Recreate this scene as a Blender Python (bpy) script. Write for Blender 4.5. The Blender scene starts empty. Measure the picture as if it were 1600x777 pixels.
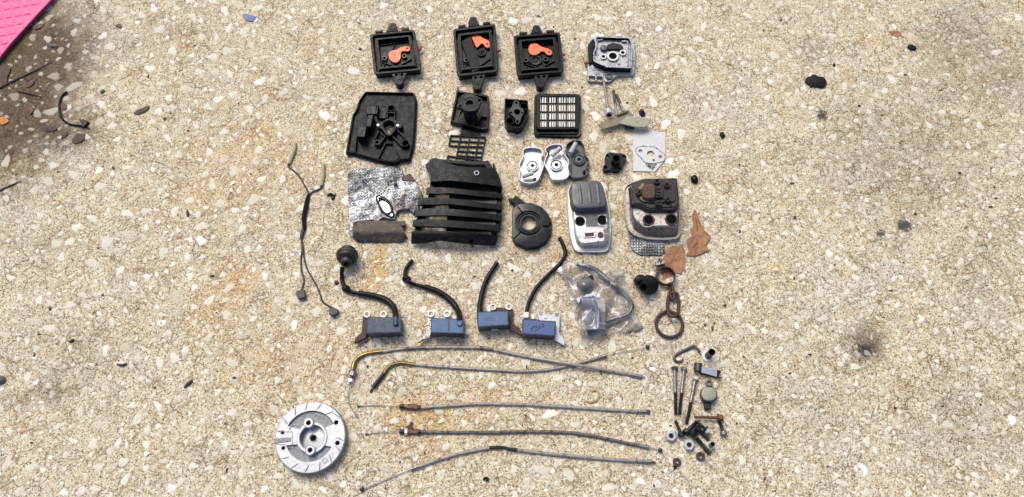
import bpy, bmesh, math, random
import numpy as np
from mathutils import Vector, Matrix
from mathutils.geometry import tessellate_polygon

# ------------------------------------------------------------------ camera, sky, sun, exposure
random.seed(7)
RNG = np.random.default_rng(7)
SC = bpy.context.scene
COL = SC.collection
S = 0.00085                      # metres per unit of height (about one photo pixel at the middle of the slab)
F = 1180.0
TILT = math.radians(21)
D = F * S
CAM = Vector((0, -D * math.sin(TILT), D * math.cos(TILT)))
FWD = Vector((0, math.sin(TILT), -math.cos(TILT)))
UPV = Vector((0, math.cos(TILT), math.sin(TILT)))
RGT = Vector((1, 0, 0))
cam_d = bpy.data.cameras.new('camera')
cam_d.sensor_width = 36
cam_d.lens = 36 * F / 1600
cam_d.clip_start = 0.01
cam_d.clip_end = 100
cam = bpy.data.objects.new('camera', cam_d)
cam.location = CAM
cam.rotation_euler = (TILT, 0, 0)
COL.objects.link(cam)
SC.camera = cam

SUN_EL, SUN_AZ = math.radians(54), math.radians(-28)     # azimuth from +Y (far edge) towards +X
world = bpy.data.worlds.new('World')
SC.world = world
world.use_nodes = True
wn = world.node_tree
bg = wn.nodes['Background']
sky = wn.nodes.new('ShaderNodeTexSky')
sky.sky_type = 'NISHITA'
sky.sun_disc = False
sky.sun_elevation = SUN_EL
sky.sun_rotation = SUN_AZ
sky.air_density = 0.8
sky.dust_density = 4.0
sky.ozone_density = 0.6
wn.links.new(sky.outputs[0], bg.inputs[0])
bg.inputs[1].default_value = 0.12
sl = bpy.data.lights.new('sun', 'SUN')
sl.energy = 1.4
sl.angle = math.radians(30)
sl.color = (1.0, 0.96, 0.89)
sun = bpy.data.objects.new('sun', sl)
sd = Vector((math.sin(SUN_AZ) * math.cos(SUN_EL), math.cos(SUN_AZ) * math.cos(SUN_EL), math.sin(SUN_EL)))
sun.rotation_euler = sd.to_track_quat('Z', 'Y').to_euler()
COL.objects.link(sun)
SC.view_settings.view_transform = 'Standard'
SC.view_settings.look = 'None'
SC.view_settings.gamma = 1
SC.view_settings.use_curve_mapping = False
SC.view_settings.exposure = 0.66
SC.render.engine = 'CYCLES'
SC.cycles.max_bounces = 6
SC.cycles.transparent_max_bounces = 12

# ------------------------------------------------------------------ rays from image points to real planes
def W(x, y, h=0.0):
    """the point of the horizontal plane h units above the slab that the photograph shows at x, y"""
    d = FWD * F + RGT * (x - 800) - UPV * (y - 388.5)
    t = (h * S - CAM.z) / d.z
    return CAM + d * t

def proj(p):
    q = Vector(p) - CAM
    z = q.dot(FWD)
    return (800 + F * q.dot(RGT) / z, 388.5 - F * q.dot(UPV) / z)

def scl(x, y, h=0.0):
    d = FWD * F + RGT * (x - 800) - UPV * (y - 388.5)
    return (h * S - CAM.z) / d.z

class Zm:
    """coordinates read off an enlarged view of the photograph"""
    def __init__(s, x0, y0, k): s.x0, s.y0, s.k = x0, y0, k
    def __call__(s, *a):
        if len(a) == 2 and not hasattr(a[0], '__len__'):
            return (s.x0 + a[0] / s.k, s.y0 + a[1] / s.k)
        pts = a[0] if len(a) == 1 else a
        return [(s.x0 + p[0] / s.k, s.y0 + p[1] / s.k) + tuple(p[2:]) for p in pts]
ZA = Zm(540, 20, 6.475); ZB = Zm(780, 20, 6.475); ZC = Zm(530, 130, 5.552); ZD = Zm(770, 130, 5.179)
ZE = Zm(530, 240, 4.858); ZF = Zm(780, 210, 4.089); ZG = Zm(940, 260, 4.572); ZH = Zm(500, 370, 4.317)
ZI = Zm(720, 360, 4.0897); ZJ = Zm(980, 390, 4.318); ZK = Zm(1020, 530, 5.977); ZL = Zm(1020, 640, 7.4)
ZM = Zm(410, 610, 5.18); ZN = Zm(430, 220, 2.777); ZO = Zm(530, 530, 3.146); ZQ = Zm(780, 530, 3.144)
ZR = Zm(0, 0, 2.59); ZS = Zm(0, 300, 1.628); ZT = Zm(1100, 0, 1.942); ZU = Zm(1100, 400, 2.062)

def circ(cx, cy, r, h=0, n=24, a0=0.0, a1=None, sy=1.0, rot=0.0):
    """image points of a real horizontal circle of r pixels about cx, cy"""
    c = W(cx, cy, h); k = scl(cx, cy, h) * r
    full = a1 is None
    out = []
    for i in range(n):
        a = a0 + (2 * math.pi * i / n if full else (a1 - a0) * i / (n - 1))
        u, v = math.cos(a), -math.sin(a) * sy
        u, v = u * math.cos(rot) - v * math.sin(rot), u * math.sin(rot) + v * math.cos(rot)
        out.append(proj(c + Vector((u * k, v * k, 0))))
    return out

def quadmap(q):
    """bilinear map of the unit square on four image points (tl, tr, br, bl)"""
    def f(u, v):
        return tuple((q[0][i] * (1 - u) + q[1][i] * u) * (1 - v) + (q[3][i] * (1 - u) + q[2][i] * u) * v for i in (0, 1))
    return f

def area(p):
    return 0.5 * sum(p[i][0] * p[(i + 1) % len(p)][1] - p[(i + 1) % len(p)][0] * p[i][1] for i in range(len(p)))

def offset(p, d):
    """polygon moved inwards by d (outwards if negative)"""
    n = len(p); s = 1 if area(p) > 0 else -1
    out = []
    for i in range(n):
        a, b, c = p[i - 1], p[i], p[(i + 1) % n]
        e1 = (b[0] - a[0], b[1] - a[1]); e2 = (c[0] - b[0], c[1] - b[1])
        l1 = math.hypot(*e1) or 1e-9; l2 = math.hypot(*e2) or 1e-9
        n1 = (-e1[1] / l1 * s, e1[0] / l1 * s); n2 = (-e2[1] / l2 * s, e2[0] / l2 * s)
        m = (n1[0] + n2[0], n1[1] + n2[1]); k = 1 + n1[0] * n2[0] + n1[1] * n2[1]
        k = max(k, 0.35)
        out.append((b[0] + m[0] / k * d, b[1] + m[1] / k * d))
    return out

def rnd(p, r, n=4):
    """polygon with its corners rounded; r one number or one per corner"""
    out = []; N = len(p)
    for i in range(N):
        a, b, c = p[i - 1], p[i], p[(i + 1) % N]
        rr = r[i] if hasattr(r, '__len__') else r
        if rr <= 0: out.append(tuple(b)); continue
        la = math.hypot(a[0] - b[0], a[1] - b[1]); lc = math.hypot(c[0] - b[0], c[1] - b[1])
        ta = min(rr, la * .48) / max(la, 1e-9); tc = min(rr, lc * .48) / max(lc, 1e-9)
        p0 = (b[0] + (a[0] - b[0]) * ta, b[1] + (a[1] - b[1]) * ta); p2 = (b[0] + (c[0] - b[0]) * tc, b[1] + (c[1] - b[1]) * tc)
        for k in range(n + 1):
            t = k / n
            out.append(tuple(p0[j] * (1 - t) ** 2 + 2 * b[j] * t * (1 - t) + p2[j] * t * t for j in (0, 1)))
    return out

def smooth(p, k=4, closed=True):
    """Catmull-Rom through the points (any dimension)"""
    n = len(p); out = []
    rng = range(n) if closed else range(n - 1)
    for i in rng:
        P = [p[(i + j) % n] if closed else p[min(max(i + j, 0), n - 1)] for j in (-1, 0, 1, 2)]
        for s in range(k):
            t = s / k
            out.append(tuple(0.5 * (2 * b + (c - a) * t + (2 * a - 5 * b + 4 * c - d) * t * t + (3 * b - a - 3 * c + d) * t ** 3) for a, b, c, d in zip(*P)))
    if not closed: out.append(tuple(p[-1]))
    return out

def rough_edge(p, amp, sub=3):
    out = []
    for i in range(len(p)):
        a, b = p[i], p[(i + 1) % len(p)]
        for k in range(sub):
            t = k / sub
            out.append((a[0] + (b[0] - a[0]) * t + random.uniform(-amp, amp), a[1] + (b[1] - a[1]) * t + random.uniform(-amp, amp)))
    return out

# ------------------------------------------------------------------ mesh builder
ROOT = {}
class MB:
    def __init__(s): s.v, s.f, s.m = [], [], []
    def add(s, vs, fs, mi=0):
        o = len(s.v); s.v += [Vector(p) for p in vs]
        s.f += [[o + i for i in f] for f in fs]; s.m += [mi] * len(fs)
        return s
    def prism(s, outer, h1, h0=0.0, holes=(), bev=0.0, mi=0, hbev=0.0, thick=None, bottom=True, draft=0.0, side_mi=None, hr=None, hhr=None, bseg=None, foot=None):
        """solid whose top face (height h1, number or function of x, y) shows the outline outer in the photograph.
        hr, hhr: height at which outline and holes were read off, if not the top. h0: height of the underside; thick: thickness instead. draft: outward growth of the foot in pixels."""
        hf = h1 if callable(h1) else (lambda x, y: h1)
        loops = [list(outer)] + [list(h) for h in holes]
        if foot: foot = list(foot)
        if area(loops[0]) < 0:
            loops[0].reverse()
            if foot: foot.reverse()
        for i in range(1, len(loops)):
            if area(loops[i]) > 0: loops[i].reverse()
        top_loops = []
        for i, L in enumerate(loops):
            b = bev if i == 0 else hbev
            n = len(L); o = len(s.v)
            sg = (bseg or (1 if b < 1.2 else 3 if b < 3 else 5)) if b else 0
            sgn = 1 if i == 0 else -1
            ins = offset(L, sgn * b) if b else L
            base = offset(L, -draft) if (i == 0 and draft) else L
            rings = []
            lv = [(base, None)] + ([(offset(L, sgn * b * (1 - math.cos(q * math.pi / 2 / sg))) if 0 < q < sg else (L if q == 0 else ins), b * (1 - math.sin(q * math.pi / 2 / sg))) for q in range(sg + 1)] if b else [(L, 0.0)])
            for (pts, up) in lv:
                ring = []
                for (q, qt) in zip(pts, L):
                    hh = hf(*qt)
                    ref = (hr if i == 0 else (hhr if hhr is not None else hr))
                    if ref is None: ref = hh
                    if up is None:
                        w = W(q[0], q[1], ref)
                        if foot and i == 0: fq = foot[len(ring)]; w = W(fq[0], fq[1], h0)
                        low = (hh - thick) if thick is not None else h0
                        ring.append(Vector((w.x, w.y, low * S)))
                    else:
                        w = W(q[0], q[1], ref); ring.append(Vector((w.x, w.y, (hh - up) * S)))
                rings.append(ring)
            for r_ in rings: s.v += r_
            nr = len(rings)
            for k in range(nr - 1):
                for j in range(n):
                    a, b_ = o + k * n + j, o + k * n + (j + 1) % n
                    s.f.append([a, a + n, b_ + n, b_]); s.m.append(side_mi if (side_mi is not None and k == 0) else mi)
            top_loops.append((ins, [o + (nr - 1) * n + j for j in range(n)], [o + j for j in range(n)]))
        if len(top_loops) == 1 and len(loops[0]) <= 4:
            s.f.append(list(top_loops[0][1])); s.m.append(mi)
            if bottom: s.f.append(list(reversed(top_loops[0][2]))); s.m.append(mi)
        else:
            tri = tessellate_polygon([[Vector((s.v[i].x / S, s.v[i].y / S, 0)) for i in t[1]] for t in top_loops])
            it = [i for t in top_loops for i in t[1]]; ib = [i for t in top_loops for i in t[2]]
            for t in tri:
                s.f.append([it[i] for i in t]); s.m.append(mi)
                if bottom: s.f.append([ib[i] for i in t]); s.m.append(mi)
        return s
    def sheet(s, outer, h1, thick, cell=6.0, holes=(), mi=0):
        """thin sheet whose height follows a function: a grid cut to the outline, with a thickness"""
        from mathutils.geometry import delaunay_2d_cdt
        pts = [Vector(p[:2]) for p in outer]; n = len(pts)
        edges = [(i, (i + 1) % n) for i in range(n)]
        for H in holes:
            o = len(pts); pts += [Vector(p[:2]) for p in H]; edges += [(o + i, o + (i + 1) % len(H)) for i in range(len(H))]
        xs = [p[0] for p in outer]; ys = [p[1] for p in outer]
        inner = offset(list(outer), cell * .35)
        y = min(ys) + cell * .5
        row = 0
        while y < max(ys):
            x = min(xs) + cell * (.5 if row % 2 else 1.0)
            while x < max(xs):
                if inside(inner, x, y) and not any(inside(offset(list(H), -cell * .35), x, y) for H in holes): pts.append(Vector((x, y)))
                x += cell
            y += cell * .87; row += 1
        vs, es, fs, *_ = delaunay_2d_cdt(pts, edges, [], 0, 1e-5)
        keep = []
        for f in fs:
            cx = sum(vs[i][0] for i in f) / len(f); cy = sum(vs[i][1] for i in f) / len(f)
            if inside(outer, cx, cy) and not any(inside(H, cx, cy) for H in holes): keep.append(list(f))
        top = [W(p[0], p[1], h1(p[0], p[1])) for p in vs]; N = len(top)
        bot = [p - Vector((0, 0, thick * S)) for p in top]
        cnt = {}
        for f in keep:
            for i in range(len(f)):
                a, b = f[i], f[(i + 1) % len(f)]
                cnt.setdefault((min(a, b), max(a, b)), []).append((a, b))
        fl = keep + [[i + N for i in reversed(f)] for f in keep]
        for k, l in cnt.items():
            if len(l) == 1: a, b = l[0]; fl.append([b, a, a + N, b + N])
        return s.add(top + bot, fl, mi)
    def tube(s, pts, r, n=8, k=4, mi=0, caps=True, flat=1.0):
        """round bar through image points (x, y, height); r in pixels, number or one per point"""
        P = [tuple(p) + ((r[i] if hasattr(r, '__len__') else r),) for i, p in enumerate(pts)]
        if k > 1 and len(P) > 2: P = smooth(P, k, False)
        C = [W(p[0], p[1], p[2]) for p in P]; R = [p[3] * scl(p[0], p[1], p[2]) for p in P]
        return s.rod(C, R, n, mi, caps, flat)
    def rod(s, C, R, n=8, mi=0, caps=True, flat=1.0):
        o = len(s.v); up = None
        for i, c in enumerate(C):
            t = (C[min(i + 1, len(C) - 1)] - C[max(i - 1, 0)]).normalized()
            if up is None:
                up = Vector((0, 0, 1)) if abs(t.z) < .9 else Vector((0, 1, 0))
            u = t.cross(up)
            if u.length < 1e-6: u = t.orthogonal()
            u.normalize(); w = u.cross(t).normalized(); up = w
            for j in range(n):
                a = 2 * math.pi * j / n
                s.v.append(c + u * math.cos(a) * R[i] + w * math.sin(a) * R[i] * flat)
        m = len(C)
        for i in range(m - 1):
            for j in range(n):
                a, b = o + i * n + j, o + i * n + (j + 1) % n
                s.f.append([a, b, b + n, a + n]); s.m.append(mi)
        if caps:
            s.f.append([o + j for j in reversed(range(n))]); s.f.append([o + (m - 1) * n + j for j in range(n)]); s.m += [mi, mi]
        return s
    def loop(s, pts, r, n=8, k=4, mi=0):
        P = smooth([tuple(p) + (r,) for p in pts], k, True)
        C = [W(p[0], p[1], p[2]) for p in P]; R = [p[3] * scl(p[0], p[1], p[2]) for p in P]
        return s.wloop(C, R, n, mi)
    def wloop(s, C, R, n=8, mi=0, flat=1.0):
        o = len(s.v); m = len(C)
        for i, c in enumerate(C):
            t = (C[(i + 1) % m] - C[i - 1]).normalized()
            u = t.cross(Vector((0, 0, 1)))
            if u.length < 1e-3: u = t.cross(Vector((0, 1, 0)))
            u.normalize(); w = u.cross(t).normalized()
            for j in range(n):
                a = 2 * math.pi * j / n
                s.v.append(c + u * math.cos(a) * R[i] + w * math.sin(a) * R[i] * flat)
        for i in range(m):
            for j in range(n):
                i2 = (i + 1) % m; j2 = (j + 1) % n
                s.f.append([o + i * n + j, o + i * n + j2, o + i2 * n + j2, o + i2 * n + j]); s.m.append(mi)
        return s
    def lathe(s, cx, cy, href, prof, n=24, mi=0, axis=None, closed=False):
        """turned shape; the centre shows at cx, cy at height href; prof: (radius px, height) pairs"""
        c = W(cx, cy, href); k = scl(cx, cy, href)
        ax = Vector(axis).normalized() if axis else Vector((0, 0, 1))
        u = ax.orthogonal().normalized() if axis else Vector((1, 0, 0)); w = ax.cross(u)
        o = len(s.v); m = len(prof)
        for (r, h) in prof:
            for j in range(n):
                a = 2 * math.pi * j / n
                s.v.append(c + ax * ((h - href) * S) + (u * math.cos(a) + w * math.sin(a)) * (r * k))
        for i in range(m if closed else m - 1):
            for j in range(n):
                j2 = (j + 1) % n; i2 = (i + 1) % m
                s.f.append([o + i * n + j, o + i * n + j2, o + i2 * n + j2, o + i2 * n + j]); s.m.append(mi)
        if not closed:
            if prof[0][0] > .02: s.f.append([o + j for j in reversed(range(n))]); s.m.append(mi)
            if prof[-1][0] > .02: s.f.append([o + (m - 1) * n + j for j in range(n)]); s.m.append(mi)
        return s
    def build(s, name, mats, parent=None, angle=33, jitter=0.0):
        mats = mats if isinstance(mats, (list, tuple)) else [mats]
        if parent is None:
            c = sum(s.v, Vector()) / len(s.v); c.z = min(p.z for p in s.v)
        else: c = ROOT[parent.name]
        bm = bmesh.new()
        for p in s.v:
            q = p - c
            if jitter: q = q + Vector((random.uniform(-1, 1), random.uniform(-1, 1), random.uniform(-1, 1))) * jitter * S
            bm.verts.new(q)
        bm.verts.ensure_lookup_table()
        for f, mi in zip(s.f, s.m):
            try: fc = bm.faces.new([bm.verts[i] for i in f])
            except ValueError: continue
            fc.material_index = mi; fc.smooth = True
        bmesh.ops.remove_doubles(bm, verts=bm.verts, dist=1e-7)
        bmesh.ops.dissolve_degenerate(bm, edges=bm.edges, dist=1e-8)
        bmesh.ops.recalc_face_normals(bm, faces=bm.faces)
        me = bpy.data.meshes.new(name)
        bm.to_mesh(me); bm.free()
        for m in mats: me.materials.append(m)
        me.set_sharp_from_angle(angle=math.radians(angle))
        o = bpy.data.objects.new(name, me)
        COL.objects.link(o)
        if parent is None: o.location = c
        else: o.parent = parent
        ROOT[o.name] = c
        return o

def inside(poly, x, y):
    r = False; n = len(poly); j = n - 1
    for i in range(n):
        xi, yi, xj, yj = poly[i][0], poly[i][1], poly[j][0], poly[j][1]
        if (yi > y) != (yj > y) and x < (xj - xi) * (y - yi) / (yj - yi) + xi: r = not r
        j = i
    return r

def tag(o, label, cat, group=None, kind=None):
    if label: o['label'] = label
    if cat: o['category'] = cat
    if group: o['group'] = group
    if kind: o['kind'] = kind
    return o

def thing(name, label, cat, px, py, group=None):
    o = bpy.data.objects.new(name, None)
    o.empty_display_size = .01
    COL.objects.link(o)
    o.location = W(px, py, 0)
    ROOT[o.name] = W(px, py, 0)
    return tag(o, label, cat, group)

# ------------------------------------------------------------------ materials
class NT:
    def __init__(s, tree): s.t = tree
    def n(s, typ, **kw):
        nd = s.t.nodes.new(typ)
        for k, v in kw.items(): setattr(nd, k, v)
        return nd
    def l(s, a, b): s.t.links.new(a, b)
    def put(s, sock, v):
        if hasattr(v, 'is_linked'): s.l(v, sock)
        elif isinstance(v, (tuple, list)) and len(v) == 3 and sock.type == 'RGBA': sock.default_value = (*v, 1)
        else: sock.default_value = v
    def noise(s, co, scale, detail=3, rough=.55, dist=0.0):
        nd = s.n('ShaderNodeTexNoise'); s.l(co, nd.inputs['Vector'])
        nd.inputs['Scale'].default_value = scale; nd.inputs['Detail'].default_value = detail
        nd.inputs['Roughness'].default_value = rough; nd.inputs['Distortion'].default_value = dist
        return nd.outputs['Fac']
    def voro(s, co, scale, feature='F1', out='Distance', rand=1.0):
        nd = s.n('ShaderNodeTexVoronoi', feature=feature); s.l(co, nd.inputs['Vector'])
        nd.inputs['Scale'].default_value = scale; nd.inputs['Randomness'].default_value = rand
        return nd.outputs[out]
    def ramp(s, v, a, b, lo=0.0, hi=1.0):
        nd = s.n('ShaderNodeMapRange'); s.put(nd.inputs[0], v)
        for i, q in zip((1, 2, 3, 4), (a, b, lo, hi)): s.put(nd.inputs[i], q)
        return nd.outputs[0]
    def math(s, op, a, b=0.0):
        nd = s.n('ShaderNodeMath', operation=op); s.put(nd.inputs[0], a); s.put(nd.inputs[1], b); return nd.outputs[0]
    def mix(s, f, a, b, mode='MIX'):
        nd = s.n('ShaderNodeMix', data_type='RGBA', blend_type=mode)
        s.put(nd.inputs[0], f); s.put(nd.inputs[6], a); s.put(nd.inputs[7], b); return nd.outputs[2]
    def bump(s, h, strength, dist, normal=None):
        nd = s.n('ShaderNodeBump'); nd.inputs['Strength'].default_value = strength; nd.inputs['Distance'].default_value = dist
        s.l(h, nd.inputs['Height'])
        if normal is not None: s.l(normal, nd.inputs['Normal'])
        return nd.outputs[0]

def newmat(name):
    m = bpy.data.materials.new(name); m.use_nodes = True
    t = NT(m.node_tree); b = m.node_tree.nodes['Principled BSDF']
    co = t.n('ShaderNodeTexCoord').outputs['Object']
    return m, t, b, co

def mat(name, col, rough=.5, metal=0.0, var=.2, vs=350, layers=(), bump=.15, bs=900, rv=.12, spec=.5):
    """layers: (colour, noise scale, low, high, roughness or None, metallic or None) laid over by thresholded noise"""
    m, t, b, co = newmat(name)
    n1 = t.noise(co, vs, 4, .6)
    c = t.mix(t.ramp(n1, .3, .7), tuple(q * (1 - var) for q in col), tuple(min(1, q * (1 + var)) for q in col))
    r = t.ramp(t.noise(co, vs * .6, 3), .3, .7, max(.05, rough - rv), min(1, rough + rv))
    mt = metal
    for L in layers:
        f = t.ramp(t.noise(co, L[1], 5, .62), L[2], L[3])
        c = t.mix(f, c, L[0])
        if len(L) > 4 and L[4] is not None: r = t.math('ADD', t.math('MULTIPLY', r, t.math('SUBTRACT', 1.0, f)), t.math('MULTIPLY', f, L[4]))
        if len(L) > 5 and L[5] is not None: mt = t.math('ADD', t.math('MULTIPLY', t.math('SUBTRACT', 1.0, f), metal), t.math('MULTIPLY', f, L[5]))
    t.put(b.inputs['Base Color'], c); t.put(b.inputs['Roughness'], r); t.put(b.inputs['Metallic'], mt)
    b.inputs['Specular IOR Level'].default_value = spec
    if bump: t.l(t.bump(t.noise(co, bs, 3), bump, .0006), b.inputs['Normal'])
    return m
# ------------------------------------------------------------------ the concrete slab
def concrete_group():
    g = bpy.data.node_groups.new('concrete', 'ShaderNodeTree')
    g.interface.new_socket('Vector', in_out='INPUT', socket_type='NodeSocketVector')
    for nm in ('Dirt', 'Rust', 'Dark'): g.interface.new_socket(nm, in_out='INPUT', socket_type='NodeSocketFloat')
    g.interface.new_socket('Color', in_out='OUTPUT', socket_type='NodeSocketColor')
    g.interface.new_socket('Height', in_out='OUTPUT', socket_type='NodeSocketFloat')
    t = NT(g)
    gi = t.n('NodeGroupInput'); go = t.n('NodeGroupOutput')
    co = gi.outputs['Vector']
    big = t.noise(co, 7, 4, .6)
    mid = t.noise(co, 45, 4, .6)
    c = t.mix(t.ramp(big, .35, .65), (.530, .452, .300), (.500, .450, .348))
    c = t.mix(t.ramp(mid, .45, .75), c, (.41, .33, .22))
    c = t.mix(t.ramp(t.noise(co, 24, 5, .65), .52, .72, 0, .62), c, (.44, .32, .15))
    # sand grains
    gc = t.n('ShaderNodeSeparateColor'); t.l(t.voro(co, 760, 'F1', 'Color'), gc.inputs[0])
    c = t.mix(1.0, c, t.ramp(gc.outputs[0], 0, 1, .66, 1.36), 'MULTIPLY')
    c = t.mix(t.ramp(gc.outputs[1], .78, .9, 0, .6), c, (.76, .71, .60))
    c = t.mix(t.ramp(gc.outputs[2], .84, .93, 0, .8), c, (.13, .085, .04))
    g2 = t.n('ShaderNodeSeparateColor'); t.l(t.voro(co, 380, 'F1', 'Color'), g2.inputs[0])
    sp = t.ramp(t.voro(co, 380, 'F1', 'Distance'), .22, .40, 1, 0)
    c = t.mix(t.math('MULTIPLY', sp, t.ramp(g2.outputs[0], .74, .88, 0, .95)), c, (.045, .03, .02))
    c = t.mix(t.math('MULTIPLY', sp, t.ramp(g2.outputs[1], .78, .9, 0, .8)), c, (.80, .77, .68))
    c = t.mix(t.math('MULTIPLY', sp, t.ramp(g2.outputs[2], .92, .97, 0, .8)), c, (.46, .31, .12))
    # hairline cracks filled with grime
    dn = t.n('ShaderNodeTexNoise'); t.l(co, dn.inputs['Vector']); dn.inputs['Scale'].default_value = 60; dn.inputs['Detail'].default_value = 4
    vm = t.n('ShaderNodeVectorMath', operation='MULTIPLY_ADD'); t.l(dn.outputs['Color'], vm.inputs[0]); vm.inputs[1].default_value = (.022, .022, .022); t.l(co, vm.inputs[2])
    e1 = t.voro(vm.outputs[0], 42, 'DISTANCE_TO_EDGE')
    e2 = t.voro(vm.outputs[0], 100, 'DISTANCE_TO_EDGE')
    k1 = t.math('MULTIPLY', t.ramp(e1, .010, .030, 1, 0), t.ramp(t.noise(co, 18, 3), .44, .58))
    k2 = t.math('MULTIPLY', t.ramp(e2, .018, .062, 1, 0), t.ramp(t.noise(co, 36, 3), .44, .62))
    k = t.math('MAXIMUM', t.math('MULTIPLY', k1, .8), t.math('MULTIPLY', k2, .62))
    c = t.mix(k, c, (.15, .085, .03))
    # stains
    nz = t.noise(co, 55, 5, .7)
    rf = t.ramp(t.math('ADD', gi.outputs['Rust'], t.math('MULTIPLY', t.math('SUBTRACT', nz, .5), 1.3)), .2, .95, 0, .75)
    rf = t.math('MULTIPLY', rf, t.ramp(gi.outputs['Rust'], 0, .25))
    c = t.mix(rf, c, t.mix(1.0, c, (.93, .66, .30), 'MULTIPLY'))
    df = t.ramp(t.math('ADD', gi.outputs['Dirt'], t.math('MULTIPLY', t.math('SUBTRACT', nz, .5), .8)), .2, .95, 0, .92)
    df = t.math('MULTIPLY', df, t.ramp(gi.outputs['Dirt'], 0, .25))
    c = t.mix(df, c, t.mix(1.0, c, (.17, .12, .08), 'MULTIPLY'))
    n3 = t.noise(co, 260, 3, .7)
    kf = t.ramp(t.math('ADD', gi.outputs['Dark'], t.math('MULTIPLY', t.math('SUBTRACT', n3, .5), 1.6)), .45, .8, 0, .9)
    kf = t.math('MULTIPLY', kf, t.ramp(gi.outputs['Dark'], 0, .2))
    c = t.mix(kf, c, (.03, .028, .028))
    t.l(c, go.inputs['Color'])
    h = t.math('ADD', t.math('MULTIPLY', t.noise(co, 420, 4, .7), .9), t.math('MULTIPLY', mid, .8))
    h = t.math('SUBTRACT', h, t.math('MULTIPLY', k, .5))
    h = t.math('SUBTRACT', h, t.math('MULTIPLY', t.math('MULTIPLY', sp, t.ramp(g2.outputs[0], .76, .92)), .7))
    t.l(h, go.inputs['Height'])
    return g
CG = concrete_group()

# stains with a shape of their own: x, y in the photograph, radii, strength
RUST = [(370, 440, 42, 48, .75), (340, 480, 70, 80, .5), (592, 412, 15, 36, 1.0), (575, 448, 11, 20, .9), (940, 262, 20, 22, .6), (1360, 62, 50, 9, .5),
        (1420, 78, 34, 7, .4), (300, 300, 50, 30, .5), (330, 285, 25, 12, .6), (1420, 500, 10, 36, .45), (1440, 560, 10, 26, .45),
        (655, 655, 70, 50, .8), (730, 660, 30, 20, .5), (690, 600, 80, 40, .3), (925, 655, 30, 14, .35), (460, 300, 30, 60, .35), (1210, 420, 9, 8, .9),
        (640, 700, 60, 40, .4), (515, 190, 35, 40, .3), (480, 60, 40, 40, .4), (290, 70, 26, 20, .5), (30, 260, 90, 20, .5), (770, 300, 30, 20, .4), (1000, 300, 60, 60, .3), (1100, 250, 50, 40, .25),
        (810, 430, 60, 60, .35), (1470, 120, 80, 40, .3), (400, 260, 220, 190, .42), (450, 560, 150, 130, .45), (860, 300, 180, 140, .42), (700, 640, 250, 110, .36), (1000, 430, 120, 100, .3)]
DIRT = [(10, 140, 105, 140, 1.35), (75, 85, 75, 95, 1.15), (70, 200, 100, 50, .95), (130, 190, 60, 40, .5), (20, 240, 60, 40, .8), (120, 60, 60, 70, .7), (1500, 70, 110, 70, .5), (1560, 120, 110, 80, .48), (1270, 80, 40, 26, .45),
        (85, 615, 34, 30, .65), (40, 620, 50, 20, .45), (80, 590, 30, 40, .35), (1460, 130, 60, 30, .35), (1590, 620, 40, 90, .35), (1545, 700, 20, 80, .4), (1356, 540, 34, 40, .85), (1340, 470, 40, 20, .3),
        (270, 430, 40, 30, .3), (1500, 30, 60, 40, .4), (460, 200, 40, 16, .2), (370, 680, 30, 60, .2), (1270, 600, 200, 120, .10), (1410, 240, 200, 150, .42), (1540, 420, 120, 140, .32), (1500, 660, 150, 150, .34), (120, 560, 140, 120, .32), (1290, 620, 130, 120, .28), (60, 380, 120, 80, .3), (240, 60, 160, 60, .3), (200, 40, 160, 60, .25), (1360, 180, 120, 100, .2), (300, 690, 20, 70, .2)]
DARK = [(1353, 548, 16, 14, .95), (1284, 180, 12, 13, .95), (1414, 352, 18, 14, 1.0), (1377, 366, 14, 10, .85), (1408, 223, 6, 6, .9), (1304, 206, 8, 5, .6), (1195, 340, 6, 6, .7), (1510, 357, 7, 6, .8),
        (1335, 478, 16, 8, .4), (1352, 520, 8, 18, .5), (295, 600, 6, 7, .8), (1320, 475, 10, 5, .5), (80, 623, 14, 10, .35), (1410, 700, 30, 10, .3), (1540, 635, 8, 12, .6), (1416, 700, 6, 12, .4), (1550, 440, 10, 8, .5)]

def spots(X, Y, L):
    """stain strength at image positions X, Y"""
    out = np.zeros_like(X)
    for (cx, cy, rx, ry, s) in L:
        d = ((X - cx) / rx) ** 2 + ((Y - cy) / ry) ** 2
        out = np.maximum(out, s * np.exp(-d * .9))
    return out

def ground_px(x, y):
    q = np.stack([x - CAM.x, y - CAM.y, np.full_like(x, -CAM.z)], -1)
    z = q @ np.array(FWD)
    return 800 + F * (q @ np.array(RGT)) / z, 388.5 - F * (q @ np.array(UPV)) / z

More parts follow.
